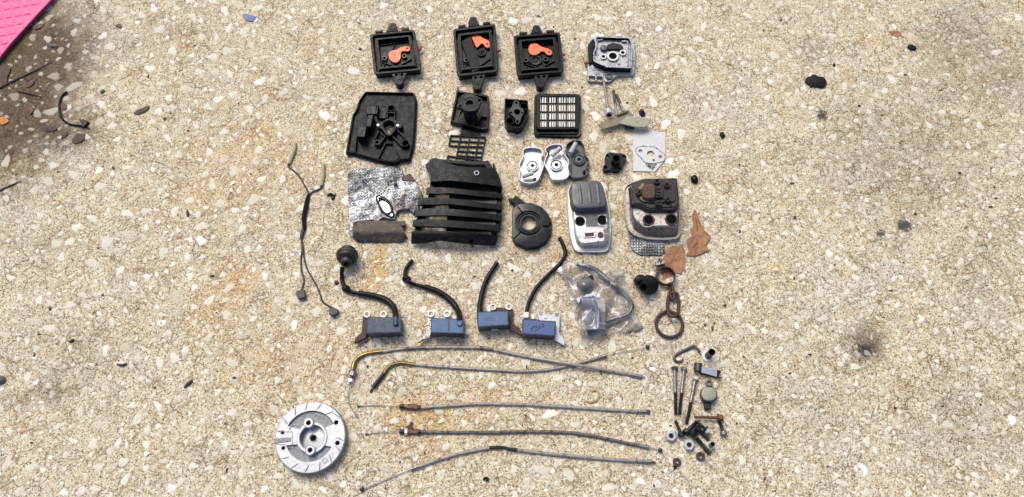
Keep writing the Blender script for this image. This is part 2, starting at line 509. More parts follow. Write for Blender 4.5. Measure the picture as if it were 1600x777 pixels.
def concrete_mat(name, stone=False):
    m, t, b, co = newmat(name)
    geo = t.n('ShaderNodeNewGeometry')
    g = t.n('ShaderNodeGroup'); g.node_tree = CG
    t.l(geo.outputs['Position'], g.inputs['Vector'])
    for nm in ('Dirt', 'Rust', 'Dark'):
        a = t.n('ShaderNodeAttribute', attribute_name=nm.lower()); t.l(a.outputs['Fac'], g.inputs[nm])
    c = g.outputs['Color']
    if stone:
        core = t.n('ShaderNodeAttribute', attribute_name='core').outputs['Fac']
        tone = t.n('ShaderNodeAttribute', attribute_name='tone').outputs['Fac']
        pos = geo.outputs['Position']
        sc = t.mix(tone, (.54, .495, .39), (.80, .77, .69))
        sc = t.mix(t.ramp(t.noise(pos, 330, 5, .7), .46, .72, 0, .55), sc, (.56, .48, .34))
        sc = t.mix(t.ramp(t.noise(pos, 700, 3, .7), .56, .7, 0, .6), sc, (.30, .225, .13))
        f = t.math('ADD', core, t.math('MULTIPLY', t.math('SUBTRACT', t.noise(pos, 230, 5, .75), .5), 1.9))
        f = t.ramp(f, .14, .62, 0, t.ramp(tone, 0, 1, .55, .95))
        dirt = t.n('ShaderNodeAttribute', attribute_name='dirt').outputs['Fac']
        sc = t.mix(t.ramp(dirt, .2, 1, 0, .55), sc, (.2, .16, .11))
        c = t.mix(f, c, sc)
    t.l(c, b.inputs['Base Color'])
    b.inputs['Roughness'].default_value = .82
    b.inputs['Specular IOR Level'].default_value = .3
    t.l(t.bump(g.outputs['Height'], .55 if not stone else .35, .0014), b.inputs['Normal'])
    return m

def build_ground():
    # dense middle, coarse outskirts: one sheet
    def axis(lo, hi, step, far):
        a = list(np.arange(lo, hi + 1e-6, step)); k = step
        left, right = [], []
        x = lo
        while x > -far: k *= 1.5; x -= k; left.append(x)
        x = hi; k = step
        while x < far: k *= 1.5; x += k; right.append(x)
        return np.array(left[::-1] + a + right)
    xs = axis(-.95, .95, .005, 4.0); ys = axis(-.42, .62, .005, 4.0)
    X, Y = np.meshgrid(xs, ys)
    n = X.size; w, h = len(xs), len(ys)
    co = np.stack([X, Y, np.zeros_like(X)], -1).reshape(-1, 3)
    idx = np.arange(n).reshape(h, w)
    q = np.stack([idx[:-1, :-1], idx[:-1, 1:], idx[1:, 1:], idx[1:, :-1]], -1).reshape(-1, 4)
    me = bpy.data.meshes.new('concrete_ground')
    me.from_pydata(co.tolist(), [], q.tolist())
    px, py = ground_px(co[:, 0], co[:, 1])
    infront = np.abs(co[:, 0]) < 1.2
    for nm, L in (('dirt', DIRT), ('rust', RUST), ('dark', DARK)):
        a = me.attributes.new(nm, 'FLOAT', 'POINT')
        a.data.foreach_set('value', (spots(px, py, L) * infront).astype(np.float32))
    me.materials.append(concrete_mat('concrete'))
    o = bpy.data.objects.new('concrete_ground', me); COL.objects.link(o)
    o['kind'] = 'structure'
    o['label'] = 'worn cream concrete slab with pale stone chips, rust stains and hairline cracks'
    ROOT[o.name] = Vector((0, 0, 0))
    return o
GROUND = build_ground()

def build_stones(ground):
    """pale aggregate showing in the worn surface: the largest chips singly, the rest as one part"""
    sm = concrete_mat('aggregate_stone', True)
    def chip(cx, cy, r, n=13):
        el = random.uniform(1.0, 1.65); rot = random.uniform(0, 6.28)
        ph = [random.uniform(0, 6.28) for _ in range(4)]
        k = scl(cx, cy) * r; c = W(cx, cy, 0)
        ring = []
        for i in range(n):
            a = 2 * math.pi * i / n
            q = 1 + .20 * math.sin(2 * a + ph[0]) + .15 * math.sin(3 * a + ph[1]) + .09 * math.sin(5 * a + ph[2]) + random.uniform(-.08, .08)
            x, y = math.cos(a) * q * math.sqrt(el), math.sin(a) * q / math.sqrt(el)
            ring.append((k * (x * math.cos(rot) - y * math.sin(rot)), k * (x * math.sin(rot) + y * math.cos(rot))))
        v = [c + Vector((x * 1.06, y * 1.06, -.0002)) for x, y in ring] + [c + Vector((x * .93, y * .93, .00016)) for x, y in ring] + [c + Vector((x * .55, y * .55, .00030)) for x, y in ring] + [c + Vector((0, 0, .00032))]
        f = []
        for i in range(n):
            j = (i + 1) % n
            f += [(i, j, n + j, n + i), (n + i, n + j, 2 * n + j, 2 * n + i), (2 * n + i, 2 * n + j, 3 * n)]
        core = [0.0] * n + [.32] * n + [.9] * n + [1.0]
        return v, f, core
    def mesh(name, chips, origin):
        V, Fc, A, T = [], [], [], []
        for v, f, c, tone in chips:
            o = len(V); V += [p - origin for p in v]; Fc += [[o + i for i in q] for q in f]; A += c; T += [tone] * len(v)
        me = bpy.data.meshes.new(name); me.from_pydata([tuple(p) for p in V], [], Fc)
        me.polygons.foreach_set('use_smooth', [True] * len(me.polygons))
        P = np.array([tuple(p + origin) for p in V]); px, py = ground_px(P[:, 0], P[:, 1])
        for nm, arr in (('core', A), ('tone', T), ('dirt', spots(px, py, DIRT)), ('rust', spots(px, py, RUST)), ('dark', spots(px, py, DARK))):
            a = me.attributes.new(nm, 'FLOAT', 'POINT'); a.data.foreach_set('value', np.array(arr, dtype=np.float32))
        me.materials.append(sm)
        return me
    spots_ = []
    grid = {}
    def free(x, y, r):
        gx, gy = int(x // 40), int(y // 40)
        for i in (-1, 0, 1):
            for j in (-1, 0, 1):
                for (a, b, c) in grid.get((gx + i, gy + j), ()):
                    if math.hypot(a - x, b - y) < (r + c) * 1.15: return False
        grid.setdefault((gx, gy), []).append((x, y, r))
        return True
    for k in range(12000):
        u = random.random()
        r = 2.0 + 2.6 * u if k > 2600 else (9.8 - 5.4 * (k / 2600) ** .45) * random.uniform(.85, 1.15)
        x, y = random.uniform(-110, 1710), random.uniform(-70, 850)
        if x > 1080 and r > 5.5: r *= .8
        if free(x, y, r): spots_.append((r, x, y))
    spots_.sort(reverse=True)
    vis = [s for s in spots_ if -5 < s[1] < 1605 and -5 < s[2] < 782]
    ones = set(vis[:290])
    rest = []
    for s in spots_:
        r, x, y = s
        tone = min(1, max(0, random.gauss(.52, .26)))
        if x > 1080: tone *= .85
        v, f, c = chip(x, y, r, 13 if r > 5 else 9)
        if s in ones:
            org = W(x, y, 0)
            o = bpy.data.objects.new('stone', mesh('stone', [(v, f, c, tone)], org)); COL.objects.link(o)
            o.location = org; o.parent = ground
        else: rest.append((v, f, c, tone))
    o = bpy.data.objects.new('aggregate', mesh('aggregate', rest, Vector((0, 0, 0)))); COL.objects.link(o)
    o.parent = ground; o['kind'] = 'stuff'
build_stones(GROUND)
# ------------------------------------------------------------------ materials of the things
DUST = (.20, .17, .13)
M = {}
M['black'] = mat('black_plastic', (.0045, .0052, .007), .34, 0, .3, 300, [(DUST, 1100, .68, .82, .7), ((.02, .02, .02), 160, .55, .85, .55)], .25, 700, spec=.13)
M['blackshiny'] = mat('shiny_black_plastic', (.010, .011, .014), .27, 0, .25, 300, [(DUST, 1200, .68, .8, .7)], .12, 500, spec=.25)
M['blackdusty'] = mat('dusty_black_plastic', (.0045, .005, .0065), .40, 0, .3, 260, [(DUST, 900, .62, .80, .8), ((.022, .021, .020), 120, .5, .8, .6), ((.35, .33, .3), 1500, .69, .76, .9)], .5, 500, spec=.12)
M['rubber'] = mat('black_rubber', (.005, .005, .006), .36, 0, .3, 400, [((.022, .02, .018), 300, .55, .8, .7)], .2, 900, spec=.16)
M['rubberbrown'] = mat('aged_rubber', (.014, .010, .009), .55, 0, .35, 300, [((.10, .08, .065), 500, .55, .8, .8)], .4, 700)
M['pit'] = mat('hole_shade_and_soot', (.004, .004, .004), .7, 0, .2, 400, (), .1, spec=.04)  # shade inside holes put into the colour; also colours the soot edge, seams
M['orange'] = mat('orange_plastic', (.80, .105, .018), .42, 0, .10, 300, [((.30, .05, .02), 900, .62, .70, .6), ((.55, .08, .02), 200, .5, .7, .5)], .15, 700)
M['redknob'] = mat('red_plastic', (.42, .03, .015), .45, 0, .2, 300, [((.1, .03, .02), 600, .6, .75, .7)], .2)
M['cast'] = mat('cast_aluminium', (.47, .48, .495), .36, .5, .14, 220, [((.17, .18, .2), 420, .60, .80, .55, .5), ((.60, .61, .62), 160, .55, .75, .4, .5)], .12, 800)
M['castdark'] = mat('rough_cast_aluminium', (.22, .225, .24), .6, .5, .22, 500, [((.2, .21, .23), 600, .55, .75, .6, .4)], .5, 900)
M['castdirty'] = mat('sooty_cast_aluminium', (.34, .35, .37), .5, .45, .2, 250, [((.012, .012, .013), 330, .53, .66, .6, 0), ((.05, .05, .05), 1200, .58, .66, .6, 0)], .3, 800)
M['painted'] = mat('silver_paint', (.4, .4, .4), .40, .3, .12, 300, [((.20, .18, .16), 500, .62, .78, .6, .1)], .12, 700)
M['greypaint'] = mat('grey_paint', (.065, .067, .072), .42, .1, .2, 250, [((.34, .34, .35), 900, .64, .72, .5, .2)], .25, 700)
M['darkgrey'] = mat('dark_grey_casting', (.075, .08, .085), .5, .2, .22, 300, [((.2, .2, .2), 800, .62, .75, .6, .2)], .25, 700)
M['pin'] = mat('grey_nylon', (.36, .385, .38), .5, 0, .10, 400, [((.2, .2, .19), 700, .63, .75, .6)], .12)
M['steel'] = mat('worn_steel', (.27, .265, .26), .36, .85, .25, 400, [((.035, .028, .022), 380, .52, .64, .7, .2)], .25, 900)
M['steeldark'] = mat('blackened_steel', (.055, .052, .05), .42, .6, .3, 400, [((.30, .28, .26), 700, .60, .72, .4, .8)], .3, 900)
M['boltblack'] = mat('black_oxide_steel', (.012, .012, .013), .38, .4, .3, 400, [((.06, .04, .03), 500, .60, .75, .7, .2)], .3, 900)
M['zinc'] = mat('bright_zinc', (.60, .60, .59), .34, .5, .08, 400, [((.30, .29, .27), 500, .58, .78, .5, .5)], .1, 900)
M['zincblue'] = mat('dull_zinc', (.40, .42, .44), .42, .45, .12, 300, [((.25, .24, .22), 600, .62, .76, .6, .3)], .2, 900)
M['brass'] = mat('yellow_zinc_tube', (.17, .115, .042), .34, .75, .22, 260, [((.10, .065, .03), 260, .55, .72, .6, .3)], .2, 900)
M['conduit'] = mat('greasy_grey_conduit', (.30, .28, .24), .34, .3, .18, 200, [((.035, .028, .022), 170, .52, .72, .6, 0), ((.12, .10, .08), 700, .58, .72, .6, 0)], .25, 900)
M['conduitdark'] = mat('oily_dark_conduit', (.14, .13, .12), .36, .3, .25, 200, [((.03, .024, .02), 170, .44, .62, .5, 0)], .25, 900)
M['wire'] = mat('wire_strand', (.24, .22, .20), .4, .7, .2, 900, [((.10, .06, .035), 500, .5, .7, .6, .2)], .5, 2500)
M['soot'] = mat('sooty_rust', (.009, .0065, .006), .62, .1, .45, 350, [((.055, .022, .014), 260, .54, .70, .8), ((.26, .25, .24), 650, .62, .74, .6, .2)], .8, 500)
M['sootgrey'] = mat('sooty_grey_metal', (.035, .03, .028), .6, .2, .35, 450, [((.016, .010, .009), 280, .46, .60, .7), ((.30, .29, .28), 800, .60, .72, .6, .3)], .8, 500)
M['rust'] = mat('brown_rust', (.075, .036, .026), .8, .05, .45, 450, [((.22, .12, .08), 500, .55, .72, .85), ((.03, .015, .012), 400, .58, .72, .7)], .8, 600)
M['rustdark'] = mat('dark_rust', (.060, .028, .020), .58, .35, .4, 400, [((.14, .055, .03), 420, .56, .74, .75), ((.02, .014, .012), 300, .54, .7, .55)], .5, 800)
M['rustplum'] = mat('plum_rust', (.045, .020, .019), .6, .2, .4, 350, [((.05, .03, .03), 500, .5, .7, .7), ((.30, .25, .22), 900, .64, .74, .6, .2)], .5, 800)
M['rustbolt'] = mat('orange_brown_rust', (.135, .062, .032), .5, .4, .35, 400, [((.07, .03, .018), 350, .5, .7, .7)], .4, 900)
M['cream'] = mat('heat_stained_silver', (.52, .49, .43), .45, .3, .14, 260, [((.12, .055, .03), 330, .54, .66, .75, 0), ((.32, .31, .30), 140, .5, .75, .4, .4)], .25, 700)
M['silverbody'] = mat('muffler_steel', (.22, .22, .215), .32, .65, .16, 200, [((.07, .04, .03), 380, .53, .64, .7, .1), ((.12, .10, .09), 90, .46, .66, .6, .2)], .2, 700)
M['silverrim'] = mat('muffler_rim', (.46, .43, .38), .42, .4, .14, 300, [((.10, .05, .035), 300, .51, .64, .7, .1)], .2, 700)
M['bright'] = mat('bright_pressed_steel', (.47, .47, .465), .36, .5, .1, 200, [((.25, .24, .22), 600, .64, .76, .5, .4)], .12, 700)
M['paper'] = mat('filter_paper', (.74, .72, .65), .85, 0, .12, 300, [((.30, .26, .20), 260, .62, .80, .9)], .3, 900)
def foil_mat(name):
    m, t, b, co = newmat(name)
    dv = t.n('ShaderNodeMapping'); t.l(co, dv.inputs['Vector']); dv.inputs['Rotation'].default_value = (0, 0, .75)
    dim = t.voro(dv.outputs[0], 330, 'F1', 'Distance', .4)
    grey = t.ramp(t.noise(co, 28, 4, .6), .44, .60)
    c = t.mix(grey, (.36, .36, .37), (.08, .082, .09))
    c = t.mix(t.ramp(t.noise(co, 60, 5, .65), .58, .70, 0, .65), c, (.19, .12, .08))
    c = t.mix(t.ramp(dim, .30, .14, 0, .6), c, (.05, .05, .055))
    c = t.mix(t.ramp(t.noise(co, 420, 4, .7), .56, .70, 0, .6), c, (.07, .07, .075))
    t.l(c, b.inputs['Base Color']); b.inputs['Metallic'].default_value = .5; b.inputs['Roughness'].default_value = .42
    t.l(t.bump(t.ramp(dim, .1, .5), .8, .0012), b.inputs['Normal'])
    return m
M['foil'] = foil_mat('embossed_foil')
M['aluplate'] = mat('oxidised_sheet', (.46, .465, .48), .5, .25, .08, 300, [((.40, .40, .41), 500, .58, .75, .5, .4)], .2, 900)
M['smudge'] = mat('gasket_residue', (.04, .04, .042), .6, .1, .4, 400, [((.45, .45, .46), 500, .50, .60, .5, .4)], .4, 900)
M['khaki'] = mat('khaki_plate', (.17, .145, .09), .5, .25, .18, 300, [((.10, .08, .05), 400, .56, .74, .7, .1), ((.42, .38, .28), 800, .62, .74, .5, .2)], .3, 900)
M['khakipale'] = mat('pale_khaki_plate', (.27, .265, .195), .5, .2, .12, 300, [((.18, .15, .09), 350, .58, .75, .7, .1)], .3, 900)
M['burnt'] = mat('burnt_sheet', (.055, .045, .038), .7, .1, .35, 260, [((.16, .115, .075), 110, .47, .68, .85), ((.02, .016, .014), 300, .58, .7, .6)], .5, 600)
M['blue'] = mat('blue_epoxy', (.028, .070, .19), .40, 0, .2, 300, [((.25, .36, .52), 500, .64, .84, .6), ((.02, .03, .06), 700, .62, .72, .5)], .2, 900)
M['bluedirty'] = mat('scuffed_blue_epoxy', (.012, .028, .075), .45, 0, .35, 300, [((.07, .11, .18), 420, .52, .68, .6), ((.010, .012, .016), 350, .50, .64, .5)], .35, 800)
M['bluepale'] = mat('pale_blue_epoxy', (.042, .098, .205), .5, 0, .15, 300, [((.09, .14, .22), 400, .52, .74, .6), ((.08, .08, .12), 700, .62, .72, .6)], .25, 900)
M['bluecase'] = mat('navy_coil_case', (.018, .028, .055), .42, 0, .35, 300, [((.06, .05, .045), 500, .56, .74, .7)], .25, 800)
M['whiteplastic'] = mat('white_nylon', (.62, .60, .56), .5, 0, .08, 300, [((.4, .36, .3), 700, .62, .76, .7)], .1)
M['ink'] = mat('marker_ink', (.006, .004, .025), .5, 0, .1, 300, (), 0)
M['print'] = mat('grey_blue_print', (.015, .02, .05), .6, 0, .1, 300, (), 0)
M['sleeve'] = mat('tan_vinyl_sleeve', (.38, .30, .19), .35, 0, .25, 400, [((.58, .52, .40), 600, .55, .7, .3)], .2)
M['wirebrown'] = mat('grimy_black_wire', (.035, .03, .026), .5, 0, .3, 400, [((.15, .12, .09), 700, .6, .75, .8)], .2)
M['connector'] = mat('olive_black_connector', (.06, .055, .042), .6, 0, .3, 500, [((.16, .14, .10), 600, .6, .75, .8)], .4)
M['leafbrown'] = mat('dry_leaf', (.265, .115, .055), .7, 0, .35, 90, [((.13, .06, .035), 600, .55, .72, .8), ((.33, .18, .10), 160, .46, .66, .8)], .6, 500)
M['leafdark'] = mat('dark_dead_leaf', (.055, .028, .018), .7, 0, .4, 300, [((.12, .06, .035), 400, .55, .75, .8)], .5, 600)
M['leafred'] = mat('reddish_dead_leaf', (.10, .035, .025), .65, 0, .4, 300, [((.20, .08, .04), 400, .55, .75, .8)], .5, 600)
M['leaforange'] = mat('orange_dead_leaf', (.50, .20, .055), .7, 0, .35, 300, [((.1, .04, .02), 400, .55, .7, .8)], .5, 600)
M['twig'] = mat('dry_twig', (.04, .026, .018), .8, 0, .4, 500, (), .5)
M['tar'] = mat('tar_lump', (.010, .010, .011), .6, 0, .4, 600, [((.07, .065, .06), 900, .60, .70, .9)], 1.0, 700, spec=.15)
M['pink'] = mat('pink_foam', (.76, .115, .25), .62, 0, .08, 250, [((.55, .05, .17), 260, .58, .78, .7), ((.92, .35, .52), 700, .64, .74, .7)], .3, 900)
M['pinkshade'] = mat('pink_foam_shade', (.30, .03, .09), .75, 0, .25, 250, [((.10, .02, .03), 200, .50, .7, .8)], .3, 900)  # darker foam copy for the sides, their shade put into the colour
M['blueflake'] = mat('slate_blue_flake', (.10, .14, .26), .6, 0, .25, 300, (), .4)
M['whitechip'] = mat('white_paint_chip', (.70, .68, .63), .7, 0, .1, 300, (), .2)
M['curl'] = mat('yellow_brown_fibre', (.36, .25, .12), .7, 0, .3, 300, (), .3)
M['greystone'] = mat('grey_pebble', (.09, .08, .075), .7, 0, .3, 300, (), .5)

def bag_mat():
    m = bpy.data.materials.new('clear_polybag'); m.use_nodes = True
    t = NT(m.node_tree); nt = m.node_tree
    nt.nodes.remove(nt.nodes['Principled BSDF'])
    out = nt.nodes['Material Output']
    tr = t.n('ShaderNodeBsdfTransparent'); tr.inputs[0].default_value = (.86, .835, .80, 1)
    gl = t.n('ShaderNodeBsdfGlossy'); gl.inputs['Roughness'].default_value = .22
    df = t.n('ShaderNodeBsdfDiffuse'); df.inputs[0].default_value = (.62, .60, .57, 1)
    co = t.n('ShaderNodeTexCoord').outputs['Object']
    crease = t.voro(co, 38, 'DISTANCE_TO_EDGE')
    n = t.noise(co, 55, 4, .6)
    f = t.math('ADD', t.ramp(n, .35, .75, .10, .30), t.math('MULTIPLY', t.ramp(crease, .0, .04, .6, 0), t.ramp(n, .4, .6)))
    m1 = t.n('ShaderNodeMixShader'); t.l(f, m1.inputs[0]); t.l(tr.outputs[0], m1.inputs[1]); t.l(df.outputs[0], m1.inputs[2])
    fr = t.n('ShaderNodeFresnel'); fr.inputs[0].default_value = 1.4
    bp = t.bump(t.noise(co, 26, 2, .5, .8), .5, .008)
    t.l(bp, gl.inputs['Normal']); t.l(bp, fr.inputs['Normal'])
    m2 = t.n('ShaderNodeMixShader'); t.l(t.ramp(fr.outputs[0], 0, 1, .03, 1.0), m2.inputs[0]); t.l(m1.outputs[0], m2.inputs[1]); t.l(gl.outputs[0], m2.inputs[2])
    t.l(m2.outputs[0], out.inputs['Surface'])
    return m
M['bag'] = bag_mat()

def text_mesh(mb, body, org, du, size, h, mi=0, up=None):
    """flat lettering on the plane at height h: starts at org, runs along du; size in pixels"""
    cu = bpy.data.curves.new('lettering', 'FONT'); cu.body = body; cu.size = 1.0
    cu.resolution_u = 2
    ob = bpy.data.objects.new('lettering', cu)
    me = ob.to_mesh()
    l = math.hypot(*du); dx = (du[0] / l, du[1] / l); dy = up or (dx[1], -dx[0])
    vs = [W(org[0] + (dx[0] * v.co.x + dy[0] * v.co.y) * size, org[1] + (dx[1] * v.co.x + dy[1] * v.co.y) * size, h) for v in me.vertices]
    mb.add(vs, [list(p.vertices) for p in me.polygons], mi)
    ob.to_mesh_clear(); bpy.data.objects.remove(ob); bpy.data.curves.remove(cu)

def ring(mb, cx, cy, r1, r0, h1, h0=0, n=20, bev=.5, mi=0):
    """round collar with a hole"""
    mb.lathe(cx, cy, h1, [(r0, h0), (r1, h0), (r1, h1 - bev), (r1 - bev, h1), (r0 + bev * .6, h1), (r0, h1 - bev * .6)], n, mi, closed=True)

def bar(mb, p, q, w, h1, h0, mi=0, bev=.25):
    dx, dy = q[0] - p[0], q[1] - p[1]; l = math.hypot(dx, dy) or 1
    nx, ny = -dy / l * w / 2, dx / l * w / 2
    hf = h1 if not isinstance(h1, tuple) else (lambda x, y: h1[0] + (h1[1] - h1[0]) * max(0, min(1, ((x - p[0]) * dx + (y - p[1]) * dy) / (l * l))))
    mb.prism([(p[0] + nx, p[1] + ny), (q[0] + nx, q[1] + ny), (q[0] - nx, q[1] - ny), (p[0] - nx, p[1] - ny)], hf, h0, bev=bev, mi=mi)

def leaf_thing(name, label, pts, mt, h0=1.0, curl=3.0, cell=4.0, cat='dead leaf', vein=None, group=None):
    cx = sum(p[0] for p in pts) / len(pts); cy = sum(p[1] for p in pts) / len(pts)
    ph = random.uniform(0, 6)
    R = max(math.hypot(p[0] - cx, p[1] - cy) for p in pts)
    hf = lambda x, y: h0 + curl * (.5 + .5 * math.sin((x - cx) / R * 2.4 + ph) * math.cos((y - cy) / R * 2.1 + ph * .7)) + curl * .25 * math.sin(x * .9) * math.sin(y * .8)
    mb = MB().sheet(pts, hf, .5, cell)
    o = tag(mb.build(name, M[mt]), label, cat, group)
    if vein:
        v = MB()
        for line in vein: v.tube([(x, y, hf(x, y) + .1) for x, y in line], [.42] * (len(line) - 1) + [.2], 5, 3)
        v.build('vein', M['leafred'], o)
    return o
# ------------------------------------------------------------------ row 1: carburettor boxes
def airbox(label, q, top_ear, bot_ear, knob, lever, lh, pivot, bushes, style):
    """q: rim corners tl, tr, br, bl in the photograph"""
    f = quadmap(q)
    U = lambda *p: [f(a, b) for a, b in p]
    sq = lambda m, n=None: U((m, m), (1 - m, m), (1 - m, 1 - m), (m, 1 - m))
    H = 16
    t = thing('carburetor_box', label, 'carburetor box', *f(.5, .5), group='black carburetor boxes in the top row')
    hm = MB()
    out = rnd(sq(0), 5); 
    hole = []
    if style == 'vent':
        hole = [circ(*pivot[1], 7.2, 4, 24)]
    hm.prism(offset(out, 2.0), 4, 0, holes=hole, bev=.4, hr=H, hhr=4)
    hm.prism(out, H, 3, holes=[rnd(sq(.055), 3.5)], bev=.9, hbev=.3, draft=-2.2)          # outer wall
    hm.prism(rnd(sq(.095), 2.5), H - 5, 3, holes=[rnd(sq(.145), 1.5)], bev=.4, hbev=.2)
    hm.prism(rnd(sq(.125), 2), H - 1.5, 3, holes=[rnd(sq(.165), 1.2)], bev=.35, hbev=.2)
    hm.build('housing', M['black'], t)
    # ears
    e = MB()
    (ex, ey), er = top_ear
    b0, b1 = f(.36, -.0), f(.64, -.0)
    e.prism(rnd([b0, (ex - er, ey + er * .2), (ex - er * .6, ey - er * .85), (ex + er * .6, ey - er * .85), (ex + er, ey + er * .2), b1], 2.2), 14, 6, bev=.6)
    ring(e, ex, ey, er * .86, er * .36, 15, 4)
    e.build('mounting_ear', M['black'], t)
    e = MB()
    (ex, ey), er = bot_ear
    b0, b1 = f(.36, 1.0), f(.70, 1.0)
    mx, my = (b0[0] + b1[0]) / 2, (b0[1] + b1[1]) / 2
    hs = [circ(mx - 4.4 + (ex - mx) * .3, my + (ey - my) * .30, 2.5, 14, 10), circ(mx + 4.4 + (ex - mx) * .3, my + (ey - my) * .25, 2.5, 14, 10)]
    e.prism(rnd([b0, b1, (ex + er, ey), (ex + er * .5, ey + er * .9), (ex - er * .5, ey + er * .9), (ex - er, ey)], 2), 14, 9, holes=hs, bev=.5)
    ring(e, ex, ey, er * .95, er * .42, 15, 0)
    e.build('mounting_ear', M['black'], t)
    for u in (.2, .78):
        c = MB(); a, b = f(u - .07, -.035), f(u + .10, -.035); bar(c, a, b, 3, 13, 6); c.build('clip_rib', M['black'], t)
    # floor ribs
    r = MB()
    for (a, b) in (((.2, .3), (.8, .27)), ((.2, .72), (.5, .86)), ((.5, .86), (.84, .70)), ((.2, .86), (.33, .62)), ((.55, .22), (.42, .5))):
        bar(r, f(*a), f(*b), 1.0, 7, 3.5)
    r.build('floor_rib', M['black'], t)
    for (bx, by, br) in bushes:
        b = MB(); ring(b, bx, by, br, br * .5, 8.5, 3.5); b.build('bushing', M['blackshiny'], t)
    k = MB()
    k.prism(rnd(lever, .8, 2), lh, lh - 2.6, bev=.5)
    lv = k.build('choke_lever', M['orange'], t)
    p = MB(); p.lathe(pivot[0][0], pivot[0][1], lh + .4, [(1.5, lh - .5), (1.5, lh + .5), (1.0, lh + .8)], 10); p.build('pivot_pin', M['rustplum'], lv)
    kn = MB(); kn.tube([(a, b, 8) for a, b in knob], [2.1, 2.3, 1.8][:len(knob)], 8, 3); kn.build('choke_knob', M['redknob'], t)
    if style == 'flap':
        fl = MB(); pts = ZA([(1170, 290), (1265, 235), (1370, 565), (1280, 605)])
        fl.prism(rnd(pts, 1), lambda x, y: 11 + (y - 60) * .04, thick=1.6, bev=.4); fl.build('flap', M['blackdusty'], t)
        g = MB(); ring(g, *ZA(1375, 400), 6.6, 5.2, 8, 3.5); ring(g, *ZA(1375, 400), 3.4, 2.0, 9, 3.5); g.build('boss', M['blackshiny'], t)
    if style == 'vent':
        g = MB(); cx, cy = pivot[1]
        ring(g, cx, cy, 9.0, 7.0, 6.5, 3.5, 24)
        bar(g, (cx - 7.4, cy), (cx + 7.4, cy), 1.5, 5, 2); bar(g, (cx, cy - 7.2), (cx, cy + 7.2), 1.5, 5.03, 2)
        g.build('vent_cross', M['blackshiny'], t)
        sl = MB()
        for a in (35, 75, 105, 145, 215, 250, 290, 325):
            a = math.radians(a); p = (cx + 11.0 * math.cos(a), cy + 10.4 * math.sin(a)); bar(sl, (p[0] - 1.8 * math.sin(a), p[1] + 1.8 * math.cos(a)), (p[0] + 1.8 * math.sin(a), p[1] - 1.8 * math.cos(a)), 1.6, 4.6, 3.5)
        sl.build('vent_rib', M['pit'], t)
    return t

airbox('leftmost black carburetor box, its orange lever tilting up to the right',
       ZA([(243, 212), (698, 168), (768, 582), (288, 628)]), (ZA(476, 142), 7.2), (ZA(540, 690), 7.2), ZA([(722, 372), (752, 372), (764, 345)]),
       ZA([(428, 425), (440, 398), (470, 382), (512, 374), (550, 352), (595, 340), (632, 336), (655, 352), (652, 378), (628, 392), (592, 386), (568, 394), (558, 420), (557, 455), (542, 488), (510, 506), (480, 502), (455, 482), (438, 455)]), 9,
       (ZA(622, 360),), [(*ZA(392, 460), 4.3), (*ZA(592, 436), 4.3)], '')
airbox('black carburetor box with a loose black flap beside its orange lever',
       ZA([(1085, 160), (1515, 108), (1545, 598), (1128, 648)]), (ZA(1290, 82), 7.4), (ZA(1330, 738), 7.4), ZA([(1518, 392), (1548, 388), (1572, 380)]),
       ZA([(1268, 228), (1308, 212), (1345, 224), (1392, 256), (1440, 276), (1470, 310), (1462, 345), (1435, 357), (1410, 342), (1395, 316), (1372, 312), (1350, 336), (1322, 352)]), 10,
       (ZA(1430, 316),), [(*ZA(1218, 478), 4.0)], 'flap')
airbox('black carburetor box with its orange lever over a cross shaped air hole',
       ZB([(143, 226), (615, 192), (652, 602), (178, 642)]), (ZB(378, 165), 7.2), (ZB(416, 718), 7.2), ZB([(640, 425), (655, 424), (668, 420)]),
       ZB([(294, 372), (300, 340), (318, 314), (350, 304), (382, 308), (410, 333), (450, 348), (500, 364), (532, 384), (538, 408), (525, 428), (500, 430), (480, 420), (455, 392), (430, 390), (400, 412), (370, 428), (335, 428), (310, 412)]), 9,
       (ZB(505, 396), ZB(370, 480)), [(*ZB(270, 478), 4.5), (*ZB(470, 468), 4.5)], 'vent')

